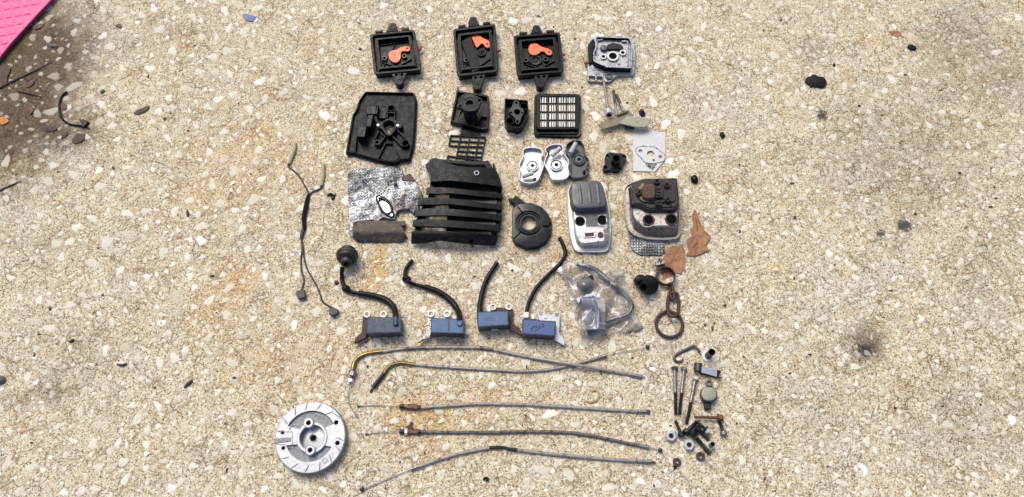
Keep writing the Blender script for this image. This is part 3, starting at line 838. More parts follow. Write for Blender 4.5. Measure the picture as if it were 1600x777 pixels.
# ------------------------------------------------------------------ row 1: cast metal cover
def metal_cover():
    t = thing('metal_cover', 'sooty cast metal carburetor cover with a bright centre bore, rightmost of the top row', 'metal cover', *ZB(1130, 450))
    b = MB()
    out = ZB([(905, 300), (940, 258), (985, 232), (1330, 238), (1372, 300), (1380, 420), (1370, 600), (1352, 635), (1215, 632), (1170, 650), (1130, 692), (1100, 702), (905, 692), (890, 670), (893, 520)])
    bore = circ(*ZB(1150, 437), 6.2, 12, 24)
    b.prism(rnd(out, 2), 6, 0, hhr=12, holes=[ZB([(912, 618), (975, 622), (975, 672), (912, 665)]), ZB([(990, 622), (1060, 630), (1060, 676), (990, 674)]), circ(*ZB(1150, 437), 6.2, 12, 24)], bev=.6, hbev=.3)
    b.build('base_flange', M['castdirty'], t)
    u = MB()
    tray = ZB([(968, 262), (990, 236), (1315, 246), (1342, 290), (1348, 430), (1340, 562), (1085, 552), (952, 492), (952, 395), (972, 365)])
    u.prism(offset(rnd(tray, 2), .25), 12, 5, holes=[bore], bev=.2, side_mi=1, hr=19, hhr=12)
    u.prism(rnd(tray, 2), 19, 12, holes=[rnd(offset(tray, 2.0), 1.5)], bev=.5, hbev=.3, side_mi=1)
    u.build('tray', [M['castdirty'], M['black']], t)
    for p, q in (((990, 275), (1050, 268)), ((990, 275), (985, 350)), ((1240, 285), (1300, 285)), ((1300, 285), (1302, 535))):
        w = MB(); bar(w, ZB(*p), ZB(*q), 2.0, 16, 12); w.build('inner_rib', M['castdirty'], t)
    for (x, y, r1, r0, h) in ((1150, 437, 9.2, 6.2, 15.5), (1055, 442, 5.0, 2.7, 15), (1250, 402, 5.4, 2.9, 15)):
        r = MB(); ring(r, *ZB(x, y), r1, r0, h, 12); o = r.build('bore_collar' if r1 > 8 else 'bushing', M['bright'] if r1 > 8 else M['cast'], t)
        if r1 < 8: q = MB(); q.lathe(*ZB(x, y), 15, [(r0 + .1, 12.1), (r0 + .1, 12.6)], 14); q.build('bolt_hole', M['pit'], o)
    s = MB(); s.lathe(*ZB(1060, 352), 17, [(5.6, 12), (5.6, 16), (4.6, 17.5), (1.2, 18)], 18); s.build('plug', M['darkgrey'], t)
    l = MB(); l.prism(rnd(ZB([(1090, 325), (1150, 300), (1230, 318), (1258, 345), (1240, 372), (1170, 370), (1100, 372)]), 2), 16, 12, bev=.8); l.build('black_lever', M['blackshiny'], t)
    s = MB(); ring(s, *ZB(1110, 635), 6.0, 2.6, 9, 2); s.build('screw_boss', M['darkgrey'], t)
    k = MB()
    for x in (1035, 1215): k.prism(rnd(ZB([(x - 35, 212), (x + 22, 210), (x + 24, 240), (x - 35, 240)]), 1), 9, 0, bev=.4)
    k.build('hinge_lug', M['cast'], t)
    k = MB(); k.lathe(*ZB(880, 497), 9, [(2.4, 3), (3.0, 5), (3.0, 8), (2.0, 9.5)], 12); k.build('choke_knob', M['redknob'], t)
    k = MB(); k.prism(rnd(ZB([(898, 320), (955, 255), (968, 300), (950, 400), (948, 500), (905, 520)]), 2), 10, 4, bev=.8); k.build('side_flank', M['blackdusty'], t)
metal_cover()

# ------------------------------------------------------------------ row 2: black base plate
def base_plate():
    t = thing('intake_cover', 'large black plastic intake cover with a teardrop opening and two white screws', 'intake cover', *ZC(370, 380))
    out = rnd(ZC([(225, 72), (640, 80), (662, 150), (650, 380), (637, 540), (605, 657), (535, 662), (490, 688), (400, 682), (130, 606), (62, 600), (75, 520), (120, 270), (155, 215), (172, 150)]), 2.5)
    tear = smooth(ZC([(386, 372), (400, 340), (436, 330), (470, 345), (480, 375), (462, 410), (432, 440), (402, 412)]), 4)
    b = MB()
    b.prism(offset(out, .25), 5, 0, holes=[tear], bev=.5, hr=10, hhr=14)
    b.prism(out, 10, 4, holes=[offset(out, 1.4)], bev=.6, hbev=.3, draft=2.5)
    b.build('plate', M['blackdusty'], t)
    c = MB()
    fl = rnd(ZC([(322, 350), (350, 335), (385, 328), (400, 312), (440, 300), (485, 312), (500, 330), (535, 335), (552, 362), (540, 388), (505, 395), (480, 425), (452, 455), (420, 462), (385, 425), (365, 395), (330, 388)]), 2)
    c.prism(fl, 14, 4, holes=[tear], bev=.7, hbev=.3)
    c.prism(offset(tear, -3.2), 16, 13, holes=[offset(tear, -1.2)], bev=.4, hbev=.3)
    c.build('flange', M['black'], t)
    for x, y in ((338, 365), (508, 368)):
        s = MB(); s.lathe(*ZC(x, y), 15, [(2.5, 13.5), (2.5, 15), (1.6, 16)], 12); s.build('screw_head', M['zinc'], t)
    for (x, y, r) in ((450, 215, 6.0), (572, 520, 6.0), (328, 512, 5.0)):
        k = MB(); ring(k, *ZC(x, y), r, r * (.78 if r > 5.5 else .55), 13, 4); o = k.build('screw_tower', M['black'], t)
        p = MB(); p.lathe(*ZC(x, y), 13, [(r * .7, 5.1), (r * .7, 5.7)], 16); p.build('bore', M['pit'], o)
    r = MB()
    for p, q in (((418, 225), (415, 300)), ((483, 225), (480, 310)), ((415, 255), (483, 255)), ((505, 405), (572, 480)), ((455, 450), (545, 550)), ((345, 410), (310, 480)), ((400, 455), (345, 540)), ((355, 420), (380, 455))):
        bar(r, ZC(*p), ZC(*q), 1.5, 12, 4.5)
    r.build('web_rib', M['black'], t)
    d = MB()
    d.prism(rnd(ZC([(245, 278), (300, 268), (275, 380), (240, 378), (222, 470), (150, 466), (168, 376), (232, 376)]), 1.5), 24, 4, bev=1.0)
    d.build('duct', M['black'], t)
    d = MB(); d.prism(ZC([(332, 180), (340, 186), (328, 268), (316, 268)]), 20, 4, bev=.3); d.prism(rnd(ZC([(342, 250), (408, 245), (405, 305), (340, 305)]), 1), 10, 4, bev=.5)
    d.prism(rnd(ZC([(235, 200), (325, 190), (318, 268), (232, 272)]), 1), 9, 4, bev=.8)
    d.build('fin', M['black'], t)
    v = MB(); v.prism(ZC([(405, 530), (455, 530), (490, 570), (515, 655), (480, 678), (400, 672), (345, 655)]), 6.2, 4.5, bev=.4); v.build('chute_floor', M['blackdusty'], t)
    for p, q, w in (((400, 518), (330, 655), 3), ((460, 520), (404, 516), 3), ((505, 600), (528, 660), 1.5), ((150, 470), (135, 603), 2)):
        v = MB(); bar(v, ZC(*p), ZC(*q), w, 11, 4.5, bev=.6); v.build('chute_wall', M['blackdusty'], t)
base_plate()

# ------------------------------------------------------------------ row 2: intake elbow on its tray, lattice screen, block
def intake_elbow():
    t = thing('intake_elbow', 'black tray with an upright ribbed intake tube above the lattice screen', 'intake elbow', *ZC(1140, 240))
    out = ZC([(1018, 55), (1060, 70), (1296, 106), (1300, 250), (1290, 395), (1245, 404), (965, 332), (985, 220), (1008, 120)])
    b = MB(); b.prism(offset(rnd(out, 1.5), .25), 4, 0, bev=.5, hr=12); b.prism(rnd(out, 1.5), 12, 3, holes=[rnd(offset(out, 2.6), 1)], bev=.5, hbev=.3, draft=1)
    bar(b, ZC(1230, 290), ZC(1290, 292), 1.5, 9, 3.5)
    b.build('tray', M['black'], t)
    c = MB(); cx, cy = ZC(1130, 285); ring(c, cx, cy, 18, 16.2, 8, 3.5, 28); ring(c, *ZC(1183, 333), 4.4, 2.2, 10, 3.5); c.build('collar', M['blackshiny'], t)
    k = MB(); tx, ty = ZC(1128, 185)
    k.lathe(tx, ty, 40, [(9, 4), (10.4, 5), (10.4, 8), (9, 9.5), (10.4, 12), (9, 14.5), (10.4, 17), (9, 19.5), (10.4, 22), (9, 24.5), (10, 34)], 24)
    k.build('bellows', M['rubber'], t)
    f = MB()
    fl = rnd(ZC([(1050, 108), (1090, 88), (1150, 85), (1190, 108), (1235, 130), (1244, 160), (1222, 182), (1215, 215), (1185, 240), (1130, 250), (1082, 240), (1060, 218), (1020, 216), (1016, 190), (1045, 160)]), 3)
    f.prism(fl, 40, 34, holes=[circ(*ZC(1131, 175), 5.2, 40, 20), circ(*ZC(1214, 150), 2.2, 40, 10), circ(*ZC(1050, 200), 2.2, 40, 10)], bev=.8, hbev=.4)
    fo = f.build('flange', M['black'], t)
    g = MB(); g.tube([(*ZC(x, y), 40.2) for x, y in ((1095, 140), (1112, 122), (1135, 116), (1160, 124))], 1.4, 6, 3); g.build('lip', M['blackshiny'], fo)
    p = MB(); p.prism(ZC([(1022, 30), (1036, 32), (1040, 66), (1026, 62)]), 12, 4, bev=.3); p.build('spike', M['black'], t)
intake_elbow()

def lattice():
    b = MB(); w = 1.9
    V = lambda *p: ZC(*p)
    L = [((1072, 372), (1012, 652)), ((1147, 385), (1094, 672)), ((1224, 392), (1172, 690)), ((965, 452), (950, 541)), ((1270, 467), (1218, 730)), ((942, 628), (935, 660)),
         ((965, 452), (1270, 467)), ((958, 497), (1260, 512)), ((950, 541), (1250, 551)), ((1024, 585), (1244, 600)), ((1016, 626), (1235, 640)), ((942, 628), (1230, 672)), ((935, 662), (1222, 728)), ((1062, 440), (1215, 455))]
    for i, (p, q) in enumerate(L): bar(b, ZC(*p), ZC(*q), w, 4.0 + .06 * (i % 7), 1.0 + .05 * (i % 5), bev=.4)
    b.prism(ZC([(1075, 378), (1140, 386), (1128, 440), (1064, 436)]), 2.6, 1.2); b.prism(ZC([(1152, 388), (1220, 396), (1208, 448), (1140, 440)]), 2.55, 1.2)
    t = tag(b.build('lattice_screen', M['black']), 'flat black plastic lattice screen lying between the intake elbow and the ribbed fan cover', 'lattice screen')
lattice()

def block():
    t = thing('insulator_block', 'small black insulator block left of the square air filter, flange face up', 'insulator block', *ZD(185, 260))
    out = rnd(ZD([(96, 122), (285, 138), (290, 238), (262, 300), (240, 348), (200, 366), (112, 348), (92, 300)]), 2)
    b = MB(); b.prism(offset(out, .25), 6, 0, bev=.3, hr=20); b.prism(out, 20, 5, holes=[rnd(offset(out, 1.7), 1)], bev=.5, hbev=.3); b.build('shell', M['black'], t)
    f = MB(); fl = rnd(ZD([(160, 165), (172, 142), (195, 136), (216, 152), (216, 188), (250, 212), (258, 240), (236, 268), (220, 325), (200, 335), (182, 322), (180, 285), (142, 252), (128, 220), (150, 198)]), 2.2)
    f.prism(fl, 20.5, 5, holes=[circ(*ZD(190, 158), 2.2, 20, 10), circ(*ZD(197, 233), 4.8, 20, 18), circ(*ZD(200, 311), 2.3, 20, 10), circ(*ZD(150, 238), 1.8, 20, 8), circ(*ZD(238, 240), 1.6, 20, 8)], bev=.6, hbev=.3); f.build('flange', M['blackshiny'], t)
    for x, y, r in ((252, 184, 6.4), (139, 305, 6.8)): k = MB(); ring(k, *ZD(x, y), r, r * .78, 17, 5, 20); k.build('screw_tower', M['black'], t)
block()

def air_filter():
    t = thing('air_filter', 'square pleated white paper air filter in a black plastic frame', 'air filter', *ZD(525, 250))
    base = rnd(ZD([(343, 92), (700, 90), (714, 112), (716, 412), (694, 436), (348, 432), (332, 404), (336, 120)]), 2)
    b = MB(); b.prism(base, 5, 0, bev=.8, holes=[offset(base, 4.5)]); b.build('base_flange', M['black'], t)
    g = MB(); g.prism(offset(base, -.7), 1.2, 0, bev=.3); g.build('foam_seal', M['sleeve'], t)
    out = rnd(ZD([(352, 84), (690, 86), (708, 108), (700, 372), (368, 374), (348, 345)]), 3)
    x0, x1, y0, y1 = 380, 670, 103, 357
    cols = [380, 446, 520, 594, 670]; rows = [103, 164, 232, 298, 357]
    wins = []
    for i in range(4):
        for j in range(4):
            wins.append(ZD([(cols[i] + 4, rows[j] + 4), (cols[i + 1] - 5, rows[j] + 4), (cols[i + 1] - 5, rows[j + 1] - 5), (cols[i] + 4, rows[j + 1] - 5)]))
    f = MB(); f.prism(out, 16, 14.2, holes=wins, bev=.8, hbev=.25); f.prism(offset(out, .3), 13.6, 4.5, holes=[offset(out, 2.6)], bev=0, draft=.6); f.build('frame', M['black'], t)
    p = MB(); n = 15
    vs = []; fs = []
    prof = []
    for i in range(n):
        xa = x0 - 2 + (x1 - x0 + 4) * i / n; st = (x1 - x0 + 4) / n
        prof += [(xa + st * .04, 4.0), (xa + st * .16, 13.6), (xa + st * .62, 14.0), (xa + st * .74, 4.0)]
    for i, (x, h) in enumerate(prof):
        jx = random.uniform(-1.6, 1.6)
        vs += [W(*ZD(x + jx, y0 - 6), h), W(*ZD(x + jx + random.uniform(-2, 2), y1 + 6), h)]
        if i: fs.append((2 * i - 2, 2 * i, 2 * i + 1, 2 * i - 1))
    p.add(vs, fs); o = p.build('pleated_paper', M['paper'], t, angle=20); o['kind'] = 'stuff'
air_filter()

# ------------------------------------------------------------------ row 2, right: bolts and plates
ZV = Zm(930, 130, 9.71)
def bolts_plates():
    t = thing('socket_bolt', 'long socket head bolt standing against the khaki plate, its hex socket facing up', 'bolt', *ZV(210, 480))
    s = MB(); s.tube([(942, 118, 3), (*ZV(195, 430), 14)], 2.0, 10, 1); s.build('shank', M['steel'], t)
    hd = MB(); A = W(*ZV(195, 415), 13); B = W(*ZV(213, 485), 17); k = scl(*ZV(200, 450), 14); ax = (B - A).normalized()
    hd.rod([A, A + ax * .0004, B - ax * .0006, B], [5.2 * k, 6.0 * k, 6.0 * k, 5.2 * k], 18, 0); ho = hd.build('bolt_head', M['zincblue'], t)
    sk = MB(); sk.rod([B - ax * .001, B + ax * .0002], [3.6 * k, 3.6 * k], 6); sk.build('hex_socket', M['pit'], ho)
    for (p, q, lb) in (((277, 110, 3), (322, 490, 8), 'straight black steel stud tucked behind the khaki plate, nearer the socket head bolt'), ((325, 180, 3), (430, 430, 9), 'slanting black steel stud tucked behind the khaki plate, the shorter of the two')):
        s = MB(); P0 = (*ZV(*p[:2]), p[2]); P1 = (*ZV(*q[:2]), q[2])
        mid = tuple(a * .45 + b * .55 for a, b in zip(P0, P1))
        s.tube([P0, mid], 2.1, 10, 1, 0); s.tube([mid, P1], 1.9, 10, 1, 1)
        tag(s.build('steel_stud', [M['steeldark'], M['steel']]), lb, 'stud', 'studs behind the khaki plate')
    a = MB(); pts = ZV([(40, 622), (495, 412), (525, 420), (580, 490), (350, 630), (115, 702)])
    a.prism(rnd(pts, 1), lambda x, y: 10 + (702 / 9.71 + 130 - y) * .05, thick=2.0, bev=.4)
    o = tag(a.build('khaki_plate', M['khaki']), 'brown khaki steel plate, the lower and darker of two overlapping plates', 'steel plate')
    r = MB(); r.tube([(*ZV(330, 490), 13.5), (*ZV(500, 418), 14.5)], 1.5, 8, 1); r.build('folded_edge', M['khaki'], o)
    b = MB(); pts = ZV([(358, 608), (480, 490), (852, 548), (800, 640), (740, 668), (590, 660)])
    b.prism(rnd(pts, 1), lambda x, y: 15 - (y - 190) * .05, thick=2.0, bev=.4)
    o = tag(b.build('khaki_plate', M['khakipale']), 'pale khaki steel plate lying on the darker khaki plate', 'steel plate')
    h = MB(); h.lathe(*ZV(636, 596), 15.3, [(.8, 14), (.8, 15.4)], 8); h.build('rivet', M['pit'], o)
    s = MB(); A = W(*ZV(690, 470), 13); B = W(*ZV(735, 445), 17); k = scl(*ZV(700, 460), 14); ax = (B - A).normalized()
    t = thing('threaded_bush', 'round black threaded bush at the upper edge of the pale khaki plate', 'bush', *ZV(705, 500))
    s.rod([A, A + ax * .0004, B - ax * .0005, B], [5.4 * k, 6.2 * k, 6.2 * k, 5.2 * k], 18); bo = s.build('barrel', M['boltblack'], t)
    q = MB(); q.rod([B - ax * .0005, B + ax * .00015], [3.4 * k, 3.4 * k], 12); q.build('bore', M['pit'], t)
    q = MB(); C0 = A + ax * (B - A).length * .55; n_ = 16; u = ax.orthogonal().normalized(); w = ax.cross(u)
    q.wloop([C0 + (u * math.cos(i * 6.2832 / n_) + w * math.sin(i * 6.2832 / n_)) * 6.3 * k for i in range(n_)], [.6 * k] * n_, 6); q.build('thread_ring', M['steeldark'], t)
    t = thing('threaded_bush', 'black threaded bush half hidden under the lower edge of the pale khaki plate', 'bush', *ZV(510, 670))
    s = MB(); s.tube([(*ZV(450, 655), 5), (*ZV(590, 660), 5)], 4.2, 14, 1); s.build('barrel', M['boltblack'], t)
    s = MB(); s.tube([(*ZV(515, 700), 4), (*ZV(545, 655), 8)], .9, 6, 1); s.build('wire_clip', M['steel'], t)
bolts_plates()
# ------------------------------------------------------------------ row 3: pawl cups, small flange, gasket plate
def pawl_cup(label, pts, boss, br, pin, body, pinm, lug):
    t = thing('pawl_cup', label, 'starter cup', *ZF(*boss), group='three cast starter cups side by side')
    out = smooth(ZF(pts), 3)
    b = MB(); b.prism(offset(out, .25), 4, 0, bev=.2, hr=12); b.prism(out, 12, 3, holes=[offset(out, 1.6)], bev=.5, hbev=.35, draft=0); b.build('cup', M[body], t)
    c = MB(); x, y = ZF(*boss)
    ring(c, x, y, br, br * .84, 8, 3.5, 26); c.lathe(x, y, 6.5, [(br * .74, 3.5), (br * .74, 5.8), (br * .66, 6.6), (br * .30, 6.8), (br * .26, 5.5)], 26); c.build('centre_boss', M[body], t)
    h = MB(); h.lathe(x, y, 7, [(br * .25, 5), (br * .25, 7.0)], 12); h.build('centre_hole', M['pit'], t)
    l = MB(); ring(l, *ZF(*lug), 2.6, 1.4, 12, 3.5, 12); l.build('spring_hole', M['rustdark'], t)
    p = MB(); (a, b2) = pin; A, B = W(*ZF(*a), 13), W(*ZF(*b2), 16); k = scl(*ZF(*a), 14); ax = (B - A).normalized()
    p.rod([A, A + ax * .0006, B - ax * .0006, B], [3.0 * k, 3.7 * k, 3.7 * k, 3.0 * k], 14); p.build('pawl', M[pinm], t)
pawl_cup('silver starter cup, leftmost of three, its grey pawl lying across the bottom end',
         [(152, 95), (190, 80), (235, 82), (268, 92), (280, 122), (270, 158), (286, 195), (272, 245), (250, 292), (215, 312), (172, 312), (136, 298), (124, 268), (132, 225), (126, 190), (148, 142)],
         (212, 200), 9.6, ((146, 270), (218, 247)), 'cast', 'pin', (228, 286))
pawl_cup('silver starter cup, middle of three, its grey pawl slanting across the top end',
         [(290, 98), (325, 66), (385, 60), (411, 80), (413, 118), (446, 165), (442, 212), (449, 258), (420, 286), (372, 292), (332, 285), (314, 242), (287, 190), (294, 150), (305, 122)],
         (365, 195), 10.2, ((335, 138), (392, 88)), 'cast', 'pin', (312, 112))
pawl_cup('dark grey starter cup, rightmost of three, its pale pawl standing at the top end',
         [(425, 80), (440, 52), (475, 36), (520, 38), (545, 75), (552, 128), (577, 165), (562, 200), (580, 235), (555, 262), (515, 276), (470, 276), (452, 256), (450, 210), (452, 165), (436, 125)],
         (510, 160), 9.4, ((455, 120), (492, 54)), 'darkgrey', 'pin', (545, 235))

def small_flange():
    t = thing('carburetor_flange', 'small black plastic flange with an upright tube beside the white gasket plate', 'flange', *ZD(985, 640))
    b = MB(); out = rnd(ZD([(918, 570), (960, 556), (1000, 566), (1050, 566), (1086, 588), (1078, 622), (1058, 650), (1046, 690), (1018, 712), (950, 705), (902, 712), (888, 688), (912, 640), (906, 600)]), 3)
    hs = [circ(*ZD(926, 586), 2.2, 10, 10), circ(*ZD(1060, 592), 2.2, 10, 10), circ(*ZD(912, 680), 2.6, 10, 10), circ(*ZD(1022, 688), 2.2, 10, 10)]
    b.prism(out, 9, 0, holes=hs, bev=.9, hbev=.4); b.build('flange', M['blackshiny'], t)
    c = MB(); x, y = ZD(1000, 606); c.lathe(x, y, 24, [(5.2, 20), (5.2, 23.4), (5.8, 24), (6.8, 23.4), (7.0, 20), (7.6, 9), (5.2, 9)], 24, closed=True); c.build('spigot', M['blackshiny'], t)
    p = MB(); p.lathe(x, y, 24, [(5.1, 9.2), (5.1, 10.4)], 20); p.build('bore', M['pit'], t)
    r = MB(); bar(r, ZD(950, 688), ZD(1000, 692), 1.6, 10.2, 8.5); bar(r, ZD(945, 575), ZD(985, 580), 1.2, 10.2, 8.5); r.build('rib', M['black'], t)
small_flange()

def gasket_plate():
    t = thing('heat_plate', 'thin white metal plate with a cut corner and a sooty gasket imprint', 'metal plate', *ZD(1270, 560))
    fl = rnd(ZD([(1172, 520), (1215, 512), (1265, 520), (1300, 512), (1345, 545), (1385, 578), (1396, 600), (1386, 632), (1345, 640), (1310, 650), (1262, 650), (1225, 636), (1200, 600), (1165, 572), (1160, 540)]), 3)
    hs = [circ(*ZD(1195, 550), 3.0, 2, 12), circ(*ZD(1278, 573), 5.6, 2, 20), circ(*ZD(1357, 597), 3.0, 2, 12), circ(*ZD(1303, 624), 2.0, 2, 10)]
    b = MB(); b.prism(ZD([(1134, 390), (1398, 396), (1396, 622), (1312, 718), (1134, 712)]), 1.8, .5, holes=hs, bev=.3); b.build('plate', M['aluplate'], t)
    s = MB(); s.prism(rough_edge(offset(fl, -1.0), .7, 3), 2.1, 1.82, holes=[fl]); s.prism(rough_edge(ZD([(1225, 640), (1330, 655), (1318, 672), (1300, 705), (1275, 690), (1240, 672)]), .8, 3), 2.05, 1.82); s.build('soot_mark', M['smudge'], t)
    g = MB(); g.prism(fl, 3.0, 1.82, holes=hs, bev=.5, hbev=.3); g.build('gasket', M['aluplate'], t)
gasket_plate()

# ------------------------------------------------------------------ row 4: foil shield, burnt plate, fan cover
def hash2(x, y):
    from mathutils import noise as mn
    return mn.noise(Vector((x, y, 3.7)))
def foil():
    from mathutils import noise as mn
    t = thing('foil_shield', 'crumpled embossed foil heat shield with a small gasket on it', 'foil shield', *ZE(330, 330))
    out = ZE([(66, 145), (120, 120), (250, 108), (375, 98), (455, 106), (478, 128), (492, 160), (478, 190), (480, 205), (535, 205), (580, 215), (608, 262), (640, 328), (604, 380), (600, 448), (562, 458), (545, 438), (520, 428), (478, 424), (448, 436), (430, 465), (422, 500), (385, 500), (340, 488), (300, 508), (230, 508), (118, 520), (105, 560), (106, 640), (74, 610), (70, 430)])
    hole = smooth(ZE([(308, 372), (330, 360), (362, 378), (382, 405), (385, 440), (362, 450), (340, 435), (322, 405)]), 2)
    out = rough_edge(out, .25, 4)
    def hf(x, y):
        p = Vector((x * .055, y * .055, 0))
        n1 = mn.noise(p * .6); r = 1 - abs(mn.noise(p * 1.3 + Vector((3, 7, 1)))) * 2.2
        z = 5 + 3.0 * n1 + 1.5 * max(0, r) + .5 * mn.noise(p * 5)
        u, v = (x * .8 + y * .6), (-x * .6 + y * .8)
        z += .75 * math.sin(u * 1.05) * math.sin(v * 1.05)
        d = math.hypot(x - 603, y - 325)
        if d < 22: z = z * (d / 22) ** 2 + 6 * (1 - (d / 22) ** 2)
        return max(1.2, z)
    b = MB().sheet(out, hf, .6, 1.9, holes=[hole]); b.build('foil', M['foil'], t, angle=180)
    g = MB()
    gs = rnd(ZE([(285, 335), (300, 322), (322, 335), (345, 345), (375, 372), (395, 405), (400, 440), (412, 470), (398, 482), (380, 470), (360, 460), (332, 440), (312, 410), (300, 370)]), 2)
    g.prism(gs, 9.0, 8.2, holes=[hole, circ(*ZE(305, 338), 2.2, 8, 10), circ(*ZE(397, 466), 2.2, 8, 10)], bev=.5, hbev=.3); go = g.build('gasket', M['cast'], t)
    g = MB(); g.prism(rough_edge(offset(gs, -2.0), .4, 2), 8.15, 5.5, holes=[hole]); g.build('soot_edge', M['pit'], go)
    d = MB(); d.prism(ZE([(475, 178), (538, 150), (580, 208), (560, 208), (530, 202), (482, 205)]), lambda x, y: 7, thick=1, bev=.3)
    d.prism(ZE([(408, 170), (420, 168), (440, 230), (412, 242)]), 11, 6, bev=.3); d.build('torn_tab', M['burnt'], t)
foil()

def burnt_plate():
    def hf(x, y):
        u, v = (x - 530) * 4.858, (y - 240) * 4.858
        ridge = 598
        if v < ridge: return 14 - (ridge - v) * .02 - max(0, (u - 430)) * .02
        return max(2.0, 14 - (v - ridge) * .15)
    out = ZE([(106, 560), (125, 528), (160, 514), (300, 508), (425, 514), (455, 530), (475, 560), (500, 605), (525, 645), (492, 658), (490, 672), (330, 676), (160, 674), (130, 668), (104, 638)])
    b = MB().sheet(rnd(out, 1.5, 2), hf, 1.0, 3.5)
    o = tag(b.build('bent_plate', M['burnt'], angle=50), 'burnt brown bent metal plate lying on the lower edge of the crumpled foil', 'metal plate')
    c = MB(); c.prism(rnd(ZE([(430, 515), (500, 510), (503, 545), (470, 550)]), .8), 10, 4, bev=.5); c.build('tab', M['burnt'], o)
burnt_plate()

ZX = Zm(640, 240, 5.18)
def fan_cover():
    t = thing('fan_cover', 'large black ribbed plastic fan cover with five open slats', 'fan cover', *ZX(400, 400))
    arch = lambda base, amp: (lambda x, y: base + amp * math.sin(math.pi * max(0, min(1, (x - 640) / 150))))
    up = MB()
    out = rnd(ZX([(128, 92), (178, 40), (215, 38), (285, 72), (380, 100), (480, 112), (560, 108), (650, 122), (690, 118), (722, 180), (750, 272), (640, 252), (480, 232), (330, 218), (165, 228), (172, 180), (166, 150), (132, 122)]), 1.5)
    scr = circ(*ZX(542, 157), 3.2, 30, 14)
    up.sheet(out, lambda x, y: 22 + 9 * math.sin(math.pi * max(0, min(1, (x - 655) / 135))) + (y - 262) * .10, 3.0, 5.0, holes=[scr]); up.build('top_band', M['blackdusty'], t, angle=60)
    sk = MB()
    sk.prism(ZX([(165, 228), (330, 218), (480, 232), (640, 252), (748, 272), (740, 282), (640, 262), (480, 244), (330, 230), (168, 238)]), 19, 0, bev=.3)
    sk.prism(ZX([(128, 92), (178, 40), (190, 48), (142, 98)]), 20, 0, bev=.3)
    sk.prism(ZX([(690, 118), (750, 272), (738, 272), (682, 130)]), 18, 0, bev=.3)
    sk.build('skirt', M['black'], t)
    s = MB(); ring(s, *ZX(542, 157), 4.4, 2.4, 33, 20, 16); s.build('screw_boss', M['castdirty'], t)
    r = MB()
    r.prism(rnd(ZX([(205, 40), (330, 52), (480, 60), (640, 58), (672, 110), (662, 132), (632, 128), (606, 92), (520, 92), (480, 90), (300, 75), (255, 62)]), 1), 12, 3, bev=.6)
    r.prism(ZX([(672, 82), (684, 78), (702, 130), (690, 128)]), 20, 2, bev=.3); r.build('rear_rail', M['black'], t)
    SL = [[(148, 284), (240, 284), (330, 290), (450, 302), (600, 322), (742, 340), (745, 352), (600, 340), (450, 322), (330, 310), (240, 314), (142, 314)],
          [(78, 368), (200, 366), (310, 370), (450, 386), (600, 408), (742, 424), (740, 446), (600, 430), (450, 412), (310, 398), (200, 402), (74, 406)],
          [(64, 460), (200, 452), (310, 456), (450, 470), (600, 490), (738, 508), (736, 536), (600, 516), (450, 500), (310, 490), (200, 490), (52, 496)],
          [(38, 545), (150, 540), (270, 546), (380, 556), (550, 574), (728, 592), (724, 620), (550, 602), (380, 588), (270, 582), (150, 580), (34, 578)]]
    for i, pts in enumerate(SL):
        b = MB(); b.sheet(rnd(offset(ZX(pts), -1.9), 2), (lambda x, y: 19 + 8 * math.sin(math.pi * max(0, min(1, (x - 640) / 145)))), 5.5, 4.0)
        b.build('slat', M['blackdusty'] if i % 2 else M['black'], t, angle=50)
    b = MB(); b.sheet(rnd(ZX([(16, 630), (180, 624), (330, 630), (480, 642), (600, 652), (718, 668), (695, 742), (560, 735), (420, 722), (250, 700), (120, 718), (12, 726)]), 1.5), lambda x, y: 16 + 9 * math.sin(math.pi * max(0, min(1, (x - 640) / 145))) - max(0, y - 366) * .5, 4, 4.5, holes=[circ(*ZX(500, 708), 3.2, 20, 10)]); b.build('bottom_band', M['blackdusty'], t, angle=50)
    p = MB(); p.lathe(*ZX(500, 708), 12, [(3.6, 2), (3.6, 12)], 12); p.build('bottom_bore', M['pit'], t)
    k = MB()
    def strut(pts, h1=15, h0=0): k.prism(ZX(pts), h1, h0, bev=.4)
    strut([(168, 225), (212, 222), (196, 300), (190, 390), (128, 470), (88, 560), (80, 640), (36, 640), (50, 560), (70, 480), (120, 400), (158, 330)], 13)
    strut([(325, 232), (357, 238), (352, 330), (344, 430), (334, 520), (330, 630), (292, 630), (302, 520), (318, 400), (322, 310)], 14)
    strut([(705, 290), (748, 330), (738, 540), (700, 660), (690, 640), (712, 500), (702, 480), (712, 430), (705, 380)], 13)
    k.build('strut', M['black'], t)
    pn = MB()
    pn.prism(ZX([(350, 240), (705, 282), (708, 320), (704, 480), (694, 640), (328, 620), (342, 420)]), 15.5, 13, bev=.3)
    pn.build('back_panel', M['blackshiny'], t)
    v = MB()
    v.prism(rnd(ZX([(345, 600), (665, 632), (660, 660), (345, 630)]), 1), 19, 15, bev=.4)
    for i in range(12): x = 385 + i * 22; bar(v, ZX(x, 612 + i * 1.9), ZX(x - 2, 628 + i * 1.9), 1.4, 20.2, 18.5)
    v.build('vent_comb', M['black'], t)
fan_cover()

